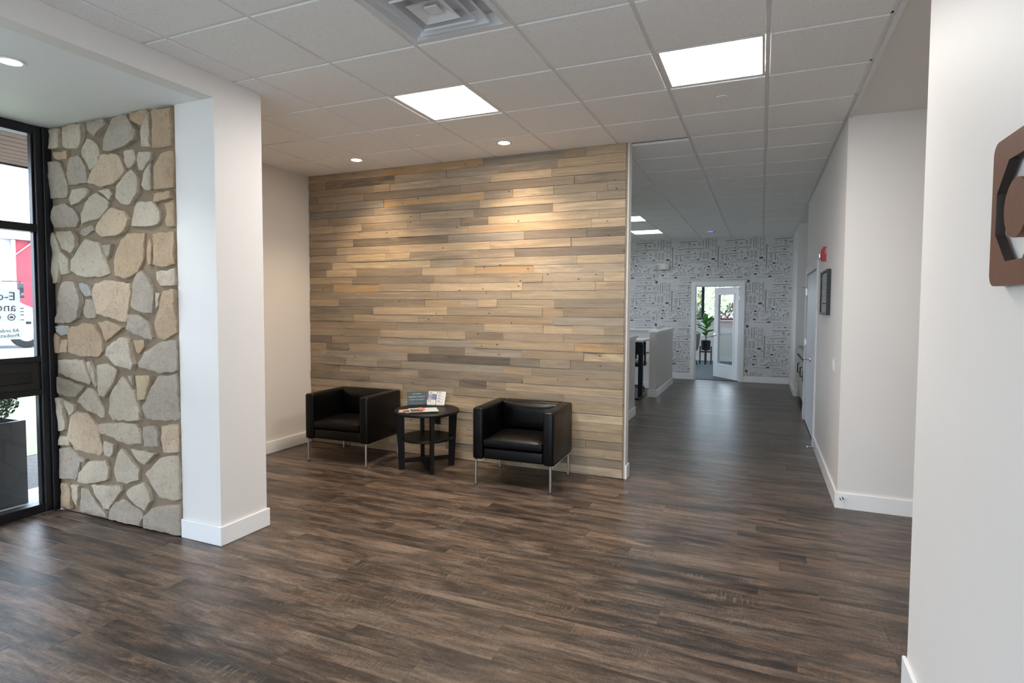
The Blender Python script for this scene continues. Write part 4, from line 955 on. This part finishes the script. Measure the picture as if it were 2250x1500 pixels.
def logo():
    t = thing('logo_sign', 'brown wooden logo sign with octagon cut-out and disc on near right wall', 'sign', (3.62, -.41, 1.84))
    xf, xb, cy, cz = 3.6225, 3.632, -.447, 1.836
    hw, hh, r, n8 = .160, .188, .034, 8
    pts = []
    for (sx, sy, a0) in ((1, 1, 0), (-1, 1, 90), (-1, -1, 180), (1, -1, 270)):
        for k in range(7):
            a = math.radians(a0 + 15 * k); pts.append((cy + sx * (hw - r) + r * math.cos(a), cz + sy * (hh - r) + r * math.sin(a)))
    ro = .127 / math.cos(math.pi / 8)
    def octp(ang):
        seg = math.pi / 4; a = (ang - math.pi / 8) % seg - seg / 2 + 0; rr = .127 / math.cos(((ang + math.pi / 8) % seg) - math.pi / 8)
        return rr
    angs = sorted(set([math.atan2(p[1] - cz, p[0] - cy) % (2 * math.pi) for p in pts] + [math.radians(22.5 + 45 * k) for k in range(8)]))
    def outer(a):
        best = None
        for p, q in zip(pts, pts[1:] + pts[:1]):
            d = Vector((math.cos(a), math.sin(a))); P = Vector(p) - Vector((cy, cz)); E_ = Vector(q) - Vector(p); den = d.x * E_.y - d.y * E_.x
            if abs(den) < 1e-9: continue
            s = (P.x * E_.y - P.y * E_.x) / den; u = (P.x * d.y - P.y * d.x) / den
            if s > 0 and -1e-6 <= u <= 1 + 1e-6 and (best is None or s < best): best = s
        return (cy + math.cos(a) * best, cz + math.sin(a) * best)
    O = [outer(a) for a in angs]; I = [(cy + math.cos(a) * octp(a), cz + math.sin(a) * octp(a)) for a in angs]
    bm = ring_prism(bmesh.new(), O, I, xf - .012, xb, 'yz')
    for f in bm.faces:
        if abs(f.normal.x) < .5 and (f.calc_center_median() - Vector((f.calc_center_median().x, cy, cz))).length < .145: f.material_index = 1
    mk('plaque', bm, ['logo', 'ply'], t)
    mk('disc', prism(bmesh.new(), disc_poly(cy, cz, .073, 40), xf - .012, xb, 'yz'), 'logo', t)
    for y_, z_ in ((cy + .14, cz + .12), (cy + .14, cz - .12), (cy - .14, cz + .12), (cy - .14, cz - .12), (cy, cz)):
        mk('standoff', tube(bmesh.new(), [(xb, y_, z_), (3.6398, y_, z_)], .006, 10), 'steel', t)
logo()

# ================================================================== RECESS CABINETS AND COUNTER
def cabinets():
    xf = 3.668
    for k, (y0, y1) in enumerate(((7.10, 7.785), (7.79, 8.485), (8.49, 9.18))):
        lab = ['nearest greige base cabinet in the recess beside the closet door', 'middle greige base cabinet under the recess counter', 'far greige base cabinet in the recess against the wall end'][k]
        t = thing('base_cabinet', lab, 'cabinet', ((xf + 4.34) / 2, (y0 + y1) / 2, 0), 'base cabinets in the recess')
        mk('body', box(xf + .02, 4.34, y0, y1, .09, .865), 'cab', t); mk('toe_kick', box(xf + .08, 4.34, y0, y1, .001, .0895), 'black_wood', t)
        ym = (y0 + y1) / 2
        for a, b in ((y0 + .004, ym - .002), (ym + .002, y1 - .004)):
            d = mk('door', box(xf, xf + .0195, a, b, .10, .66, .002), 'cab', t)
            hy = b - .05 if a < ym - .1 else a + .05
            mk('handle', tube(bmesh.new(), [(xf, hy, .47), (xf - .03, hy, .47), (xf - .03, hy, .62), (xf, hy, .62)], .006, 8), 'black_plastic', d)
            w = mk('drawer', box(xf, xf + .0195, a, b, .67, .86, .002), 'cab', t)
            mk('handle', tube(bmesh.new(), [(xf, (a + b) / 2 - .06, .765), (xf - .03, (a + b) / 2 - .06, .765), (xf - .03, (a + b) / 2 + .06, .765), (xf, (a + b) / 2 + .06, .765)], .006, 8), 'black_plastic', w)
    tag(mk('countertop', box(xf - .02, 4.345, 7.055, 9.195, .8655, .90, .004), 'counter'), 'grey stone countertop running over the recess cabinets', 'countertop')
cabinets()

# ================================================================== OFFICE FURNITURE
def desk():
    x0, x1, y0, y1, z = -.35, 1.235, 7.55, 8.30, .985
    t = thing('standing_desk', 'white-topped standing desk with black legs behind half walls', 'desk', ((x0 + x1) / 2, (y0 + y1) / 2, 0))
    mk('desktop', box(x0, x1, y0, y1, z, z + .035, .004), 'white_lam', t)
    mk('frame', box(x0 + .1, x1 - .08, (y0 + y1) / 2 - .04, (y0 + y1) / 2 + .04, z - .05, z - .0005), 'black_metal', t)
    mk('modesty_panel', box(x0 + .1, x1 - .08, y1 - .06, y1 - .035, z - .27, z - .0005), 'black_plastic', t)
    for x in (x0 + .15, x1 - .10):
        l = mk('leg', box(x - .045, x + .035, (y0 + y1) / 2 - .03, (y0 + y1) / 2 + .03, .03, z - .051), 'black_metal', t)
        mk('foot', box(x - .04, x + .035, y0 + .04, y1 - .02, .002, .029, .006), 'black_metal', l)
    mk('power_strip', box(.80, 1.08, y0 + .03, y0 + .055, z - .14, z - .10, .004), 'white_plastic', t)
desk()
def office_chair(name, x, y, rot, label, seat_z=.50, back_top=1.02):
    t = thing(name, label, 'office chair', (x, y, 0), 'black office chairs'); R_ = Matrix.Translation((x, y, 0)) @ Matrix.Rotation(math.radians(rot), 4, 'Z')
    P = lambda n, bm, m='black_plastic', par=t, sm=True: mk(n, xform(bm, R_), m, par, sm)
    P('seat', box(-.25, .25, -.24, .24, seat_z - .04, seat_z + .04, .035, 3))
    bm = box(-.22, .22, .22, .27, seat_z + .10, back_top, .02, 2); 
    for v in bm.verts: v.co.y += .25 * (v.co.x ** 2) * -1 + .10 * (v.co.z - seat_z) ** 2; v.co.z -= .5 * v.co.x ** 2 if v.co.z > seat_z + .3 else 0
    P('backrest', bm)
    P('back_spine', box(-.03, .03, .26, .285, seat_z - .04, seat_z + .3))
    P('column', lathe(bmesh.new(), [(.03, .10), (.03, seat_z - .041)], (0, 0, 0), 14))
    for s in (-1, 1):
        P('armrest', merge(box(s * .29 - .035, s * .29 + .035, -.14, .12, seat_z + .19, seat_z + .22, .01, 2), box(s * .29 - .012, s * .29 + .012, -.02, .02, seat_z - .03, seat_z + .19)))
    for k in range(5):
        a = 2 * math.pi * k / 5 + .3; c_, s_ = math.cos(a), math.sin(a)
        l = P('base_leg', tube(bmesh.new(), [(.02 * c_, .02 * s_, .105), (.30 * c_, .30 * s_, .075)], .022, 10, .014))
        P('caster', lathe(bmesh.new(), [(.028, -.02), (.03, 0), (.028, .02)], (.30 * c_, .30 * s_, .031), 14, 'y'), par=l)
office_chair('office_chair', .66, 7.15, 200, 'black office chair standing at the near side of the white desk')
office_chair('office_chair', .80, 8.62, 170, 'black office chair back showing behind the white desk top', .52, 1.075)

# ---- far room: tub chair and potted fig
def tub_chair():
    cx, cy = 1.20, 13.95; t = thing('tub_chair', 'grey curved shell chair with black legs inside the far room', 'chair', (cx, cy, 0))
    bm = bmesh.new(); rows = []
    for zi, (z, r) in enumerate(((.40, .24), (.45, .28), (.60, .31), (.75, .325), (.86, .33), (.88, .325))):
        rows.append([(r, z, a) for a in [math.radians(-70 + 14 * k) for k in range(11)]])
    def grid(off):
        G_ = [[bm.verts.new((cx + (r + off) * math.cos(a), cy + (r + off) * math.sin(a), z - (.06 * (abs(math.degrees(a)) / 70) ** 2 if z > .7 else 0))) for r, z, a in row] for row in rows]
        return G_
    A, B = grid(0), grid(.03)
    for G_, fl_ in ((A, 0), (B, 1)):
        for i in range(len(rows) - 1):
            for k in range(10):
                f = (G_[i][k], G_[i][k + 1], G_[i + 1][k + 1], G_[i + 1][k]); bm.faces.new(f if fl_ else f[::-1])
    for k in range(10):
        bm.faces.new((A[-1][k], A[-1][k + 1], B[-1][k + 1], B[-1][k])); bm.faces.new((A[0][k], B[0][k], B[0][k + 1], A[0][k + 1]))
    for k in (0, 10):
        for i in range(len(rows) - 1): bm.faces.new((A[i][k], A[i + 1][k], B[i + 1][k], B[i][k]))
    bmesh.ops.recalc_face_normals(bm, faces=bm.faces[:])
    mk('backrest_shell', bm, 'grey_shell', t, True)
    mk('seat', lathe(bmesh.new(), [(.22, .38), (.25, .40), (.25, .45), (.22, .47)], (cx - .02, cy, 0), 28), 'grey_shell', t, True)
    for sx in (-1, 1):
        for sy in (-1, 1): mk('leg', tube(bmesh.new(), [(cx + sx * .15, cy + sy * .15, .385), (cx + sx * .27, cy + sy * .25, .005)], .02, 10, .012), 'black_metal', t, True)
tub_chair()
def fig():
    px, py = 1.66, 14.45; t = thing('potted_fig', 'leafy green fig plant in black pot on a wooden stand', 'potted plant', (px, py, 0))
    st = mk('stand', box(px - .13, px + .13, py - .018, py + .018, .33, .37), 'dark_wood', t)
    mk('stand_bar', box(px - .018, px + .018, py - .13, py + .13, .371, .395), 'dark_wood', st)
    for sx, sy in ((-.145, 0), (.145, 0), (0, -.145), (0, .145)): mk('stand_leg', box(px + sx - .016, px + sx + .016, py + sy - .016, py + sy + .016, .005, .50), 'dark_wood', t)
    pot = mk('pot', lathe(bmesh.new(), [(.105, .396), (.118, .41), (.128, .66), (.120, .665), (.116, .64)], (px, py, 0), 32), 'black_plastic', t, True)
    mk('soil', lathe(bmesh.new(), [(.112, .630), (.112, .645)], (px, py, 0), 24), 'soil', pot)
    mk('stem', tube(bmesh.new(), [(px, py, .64), (px + .01, py, .85), (px - .01, py, 1.08)], .012, 8, .007), 'stem', t)
    rnd = random.Random(3)
    for k in range(20):
        h = .72 + .42 * k / 19; az = k * 2.4 + rnd.uniform(-.3, .3); el = math.radians(rnd.uniform(5, 35) + 32 * k / 19); L = rnd.uniform(.24, .34); wv = L * .52
        bm = bmesh.new(); rowv = []
        for i in range(7):
            u = i / 6; ww_ = wv * (math.sin(math.pi * min(1, u * .94 + .05)) ** .75) * (.65 + .5 * u); zz = -.10 * L * (u ** 2) * 2.2
            rowv.append([bm.verts.new((.03 + u * L, s * ww_ * .5, zz + abs(s) * .018 + .008 * math.sin(6 * u + 2 * s))) for s in (-1, -.5, 0, .5, 1)])
        for A, B in zip(rowv, rowv[1:]):
            for q in range(4): bm.faces.new((A[q], B[q], B[q + 1], A[q + 1]))
        tube(bm, [(0, 0, 0), (.03, 0, 0)], .004, 6)
        xform(bm, Matrix.Translation((px, py, h)) @ Matrix.Rotation(az, 4, 'Z') @ Matrix.Rotation(-el, 4, 'Y'))
        mk('leaf', bm, 'fig_leaf', t, True)
fig()

# ================================================================== OUTDOORS
def ground(n, x0, x1, y0, y1, z0, z1, m): return struct(n, box(x0, x1, y0, y1, z0, z1), m)
ground('ground_lawn', -12, -4.15, -40, 60, -.3, -.045, 'lawn')
ground('ground_mulch', -4.15, -2.75, -40, 15.7, -.3, -.050, 'mulch')
ground('ground_walk', -2.75, -2.03, -12, 11.0, -.3, -.02, 'concrete')
ground('ground_side', -2.75, -1.1, 11.03, 15.7, -.3, -.02, 'concrete')
ground('ground_parking', -60, -12, -40, 60, -.3, -.06, 'asphalt')
ground('ground_front_bounce', -2.03, 14, -16, -4.31, -.3, -.02, 'concrete')  # unseen pale paving, added to bounce sky light through the back glazing
ground('ground_back', -4.1, 40, 15.73, 60, -.3, -.05, 'lawn')
def eaves():
    e = sempty('trim_eaves', (-2.8, -1, 2.93))
    for k in range(10):
        x1 = -2.035 - k * .152
        bm = box(x1 - .138, x1, -6.0, 7.0, 2.912, 2.935); mk('soffit_board', bm, 'eave_board', e)
    mk('fascia', box(-3.60, -3.56, -6.0, 7.0, 2.90, 3.12), 'black_metal', e)
    mk('roof_deck', box(-3.56, -2.03, -6.0, 7.0, 2.95, 3.12), 'black_metal', e)
MAT['eave_board'] = plain('reddish_brown_eave_board', (.20, .085, .062), .6, grain=.15, gs=12)
eaves()
def leaf_cloud(bm, c, rad, n, size, seed, shape=None):
    rnd = random.Random(seed)
    for _ in range(n):
        while True:
            p = Vector([rnd.uniform(-1, 1) for _ in range(3)])
            if .45 < p.length <= 1: break
        q = Vector((c[0] + p.x * rad[0], c[1] + p.y * rad[1], c[2] + p.z * rad[2])); nrm = Vector([rnd.uniform(-1, 1) for _ in range(3)]).normalized(); a = nrm.orthogonal().normalized(); b = nrm.cross(a); s = size * rnd.uniform(.6, 1.3)
        bm.faces.new([bm.verts.new(q + a * s), bm.verts.new(q + b * s * .45), bm.verts.new(q - a * s), bm.verts.new(q - b * s * .45)])
    return bm
def planter(y0, y1, lab):
    x0, x1 = -2.74, -2.355
    t = thing('planter', lab, 'planter', ((x0 + x1) / 2, (y0 + y1) / 2, -.02), 'shrub planters outside the window')
    bm = ring_prism(bmesh.new(), [(x0, y0), (x1, y0), (x1, y1), (x0, y1)], [(x0 + .03, y0 + .03), (x1 - .03, y0 + .03), (x1 - .03, y1 - .03), (x0 + .03, y1 - .03)], -.018, .655)
    mk('box', bm, 'planter', t); mk('soil', box(x0 + .031, x1 - .031, y0 + .031, y1 - .031, .45, .60), 'soil', t)
    cx, cy = (x0 + x1) / 2, (y0 + y1) / 2
    mk('stem', tube(bmesh.new(), [(cx, cy, .60), (cx + .01, cy, .80)], .018, 8, .01), 'stem', t)
    f = mk('foliage', leaf_cloud(bmesh.new(), (cx, cy + .03, .86), (.21, .21, .23), 1500, .022, 5), 'shrub', t); f['kind'] = 'stuff'
planter(.075, .462, 'tall charcoal planter with green shrub outside the lower window pane')
def truck():
    O = Vector((-21.97, 10.40, -.06)); U = Vector((.448, .894, 0)); V = Vector((.894, -.448, 0))
    Mx = Matrix(((U.x, -V.x, 0, O.x), (U.y, -V.y, 0, O.y), (0, 0, 1, O.z), (0, 0, 0, 1)))   # local x to the right, local y away from viewer
    t = thing('truck', 'white truck parked outside beyond the window', 'truck', O)
    P = lambda n, bm, m, par=t, sm=False: mk(n, xform(bm, Mx), m, par, sm)
    P('lower_body', box(-2.3, .34, -.25, 2.2, .52, 1.15, .08, 3), 'truck_white', sm=True)
    hood = prism(bmesh.new(), [(-2.3, 1.151), (.33, 1.151), (.30, 1.42), (-.05, 1.60), (-.30, 1.78), (-2.3, 1.80)], -.22, 2.1, 'xz'); P('hood', hood, 'truck_white')
    P('cab', prism(bmesh.new(), [(-3.4, 1.801), (-.62, 1.801), (-.80, 2.9), (-1.0, 3.5), (-3.4, 3.5)], .1, 2.1, 'xz'), 'truck_white')
    P('windscreen', prism(bmesh.new(), [(-2.6, 1.95), (-1.5, 1.95), (-1.62, 2.75), (-2.6, 2.75)], .07, .099, 'xz'), 'mirror_glass')
    P('bumper', box(-2.35, .36, -.33, -.251, .50, .78, .03, 2), 'truck_white', sm=True)
    P('bumper_gap', box(-2.3, -.05, -.256, -.2505, 1.02, 1.06), 'black_plastic')
    for z in (1.22, 1.34, 1.46): P('grille_slot', box(-.35, -.06, -.232, -.2205, z - .02, z + .02), 'mirror_glass')
    P('headlamp', box(-.02, .14, -.262, -.2505, .88, .98), 'mirror_glass')
    m = P('mirror', box(-.22, -.04, -.30, -.18, 2.02, 2.38, .03, 2), 'mirror_glass', sm=True); P('mirror_lower', box(-.22, -.03, -.30, -.18, 1.82, 1.97, .03, 2), 'mirror_glass', sm=True)
    P('mirror_arm', tube(bmesh.new(), [(-.65, .3, 2.45), (-.14, -.22, 2.45), (-.14, -.22, 1.9)], .02), 'black_plastic')
    for x in (.0, -1.9):
        w = P('wheel', lathe(bmesh.new(), [(.40, -.19), (.50, -.16), (.50, .12), (.40, .15)], (x, .02, .505), 32, 'y'), 'rubber', sm=True)
    P('wheel_hub', lathe(bmesh.new(), [(.25, -.225), (.28, -.191)], (0, .02, .505), 24, 'y'), 'steel', sm=True)
truck()
def building():
    t = thing('building', 'red sided building with pale eaves across the parking area', 'building', (-32, 14, -.06))
    mk('red_wall', box(-33, -31, 14.55, 30, -.05, 4.72), 'red_wall', t); mk('white_bay', box(-33, -31.2, 2, 14.5, -.05, 4.72), 'truck_white', t)
    mk('roof_band', box(-33.2, -30.7, 2, 30, 4.73, 5.5), 'truck_white', t); mk('downspout', tube(bmesh.new(), [(-30.9, 14.45, 0), (-30.9, 14.45, 4.7)], .10, 10), 'steel', t)
    for s in (-1, 1): mk('brace', tube(bmesh.new(), [(-30.9, 14.45, 3.9), (-30.9, 14.45 + s * .9, 4.72)], .035, 8), 'steel', t)
building()
def hedge_and_trees():
    for k, x in enumerate((-2.1, .3, 2.7, 5.1)):
        t = thing('hedge', ['dark hedge clump beyond the far window, leftmost', 'dark hedge clump seen left of the open glazed door', 'dark hedge clump seen through the open glazed door', 'dark hedge clump beyond the far window, rightmost'][k], 'hedge', (x, 18.9, -.05), 'hedge beyond the far window')
        f = mk('foliage', leaf_cloud(bmesh.new(), (x, 18.9, .85), (1.14, .8, 1.05), 5200, .06, 20 + k), 'hedge', t); f['kind'] = 'stuff'
        mk('stem', tube(bmesh.new(), [(x, 18.9, -.05), (x, 18.9, .9)], .08, 8, .04), 'stem', t)
    for k, (x, y) in enumerate(((-6.2, 27), (.2, 28), (6.8, 30))):
        t = thing('tree', ['pale green tree behind the hedge, leftmost', 'pale green tree behind the hedge at the middle', 'pale green tree behind the hedge, rightmost'][k], 'tree', (x, y, -.05), 'trees beyond the hedge')
        mk('trunk', tube(bmesh.new(), [(x, y, -.05), (x, y, 2.4)], .18, 10, .1), 'stem', t)
        f = mk('foliage', leaf_cloud(bmesh.new(), (x, y, 2.5), (2.9, 1.8, 1.5), 1800, .14, 40 + k), 'tree', t); f['kind'] = 'stuff'
hedge_and_trees()

# ---- mirrored notices stuck to the outside of the window glass
def decal(z0, z1, y1, lines, label, name):
    x = -1.9755; y0 = -.05
    t = thing(name, label, 'notice', (x, (y0 + y1) / 2, z0), 'notices on the window glass')
    mk('film', box(x - .0012, x, y0, y1, z0, z1), 'decal', t)
    bm = bmesh.new()
    for body, sz, z, yy in lines:
        # reads correctly from outside: starts at +y and runs to -y
        for xs in (x - .0018, x + .0012):
            tb = text_bm(body, sz, Matrix(((0, 0, -1, xs), (-1, 0, 0, yy), (0, 1, 0, z), (0, 0, 0, 1)))); merge(bm, tb)
    mk('lettering', bm, 'decal_ink', t)
    return t
d1 = decal(1.448, 1.690, .262, [('E-com', .086, 1.612, .235), ('and S', .086, 1.532, .235)], 'grey window notice with large mirrored lettering, upper of two', 'window_notice')
icons = bmesh.new()
for y_ in (.205, .115, .03):
    for xs in (-1.9773, -1.9743): ring_prism(icons, disc_poly(y_, 1.488, .026, 8), disc_poly(y_, 1.488, .020, 8), xs, xs + .0004, 'yz'); prism(icons, [(y_ - .012, 1.480), (y_ + .012, 1.480), (y_ + .008, 1.496), (y_ - .008, 1.496)], xs, xs + .0004, 'yz')
mk('icon_row', icons, 'decal_ink', d1)
decal(1.325, 1.413, .268, [('All orders m', .036, 1.378, .250), ('Products can', .036, 1.342, .250)], 'grey window notice with small mirrored lettering, lower of two', 'window_notice')
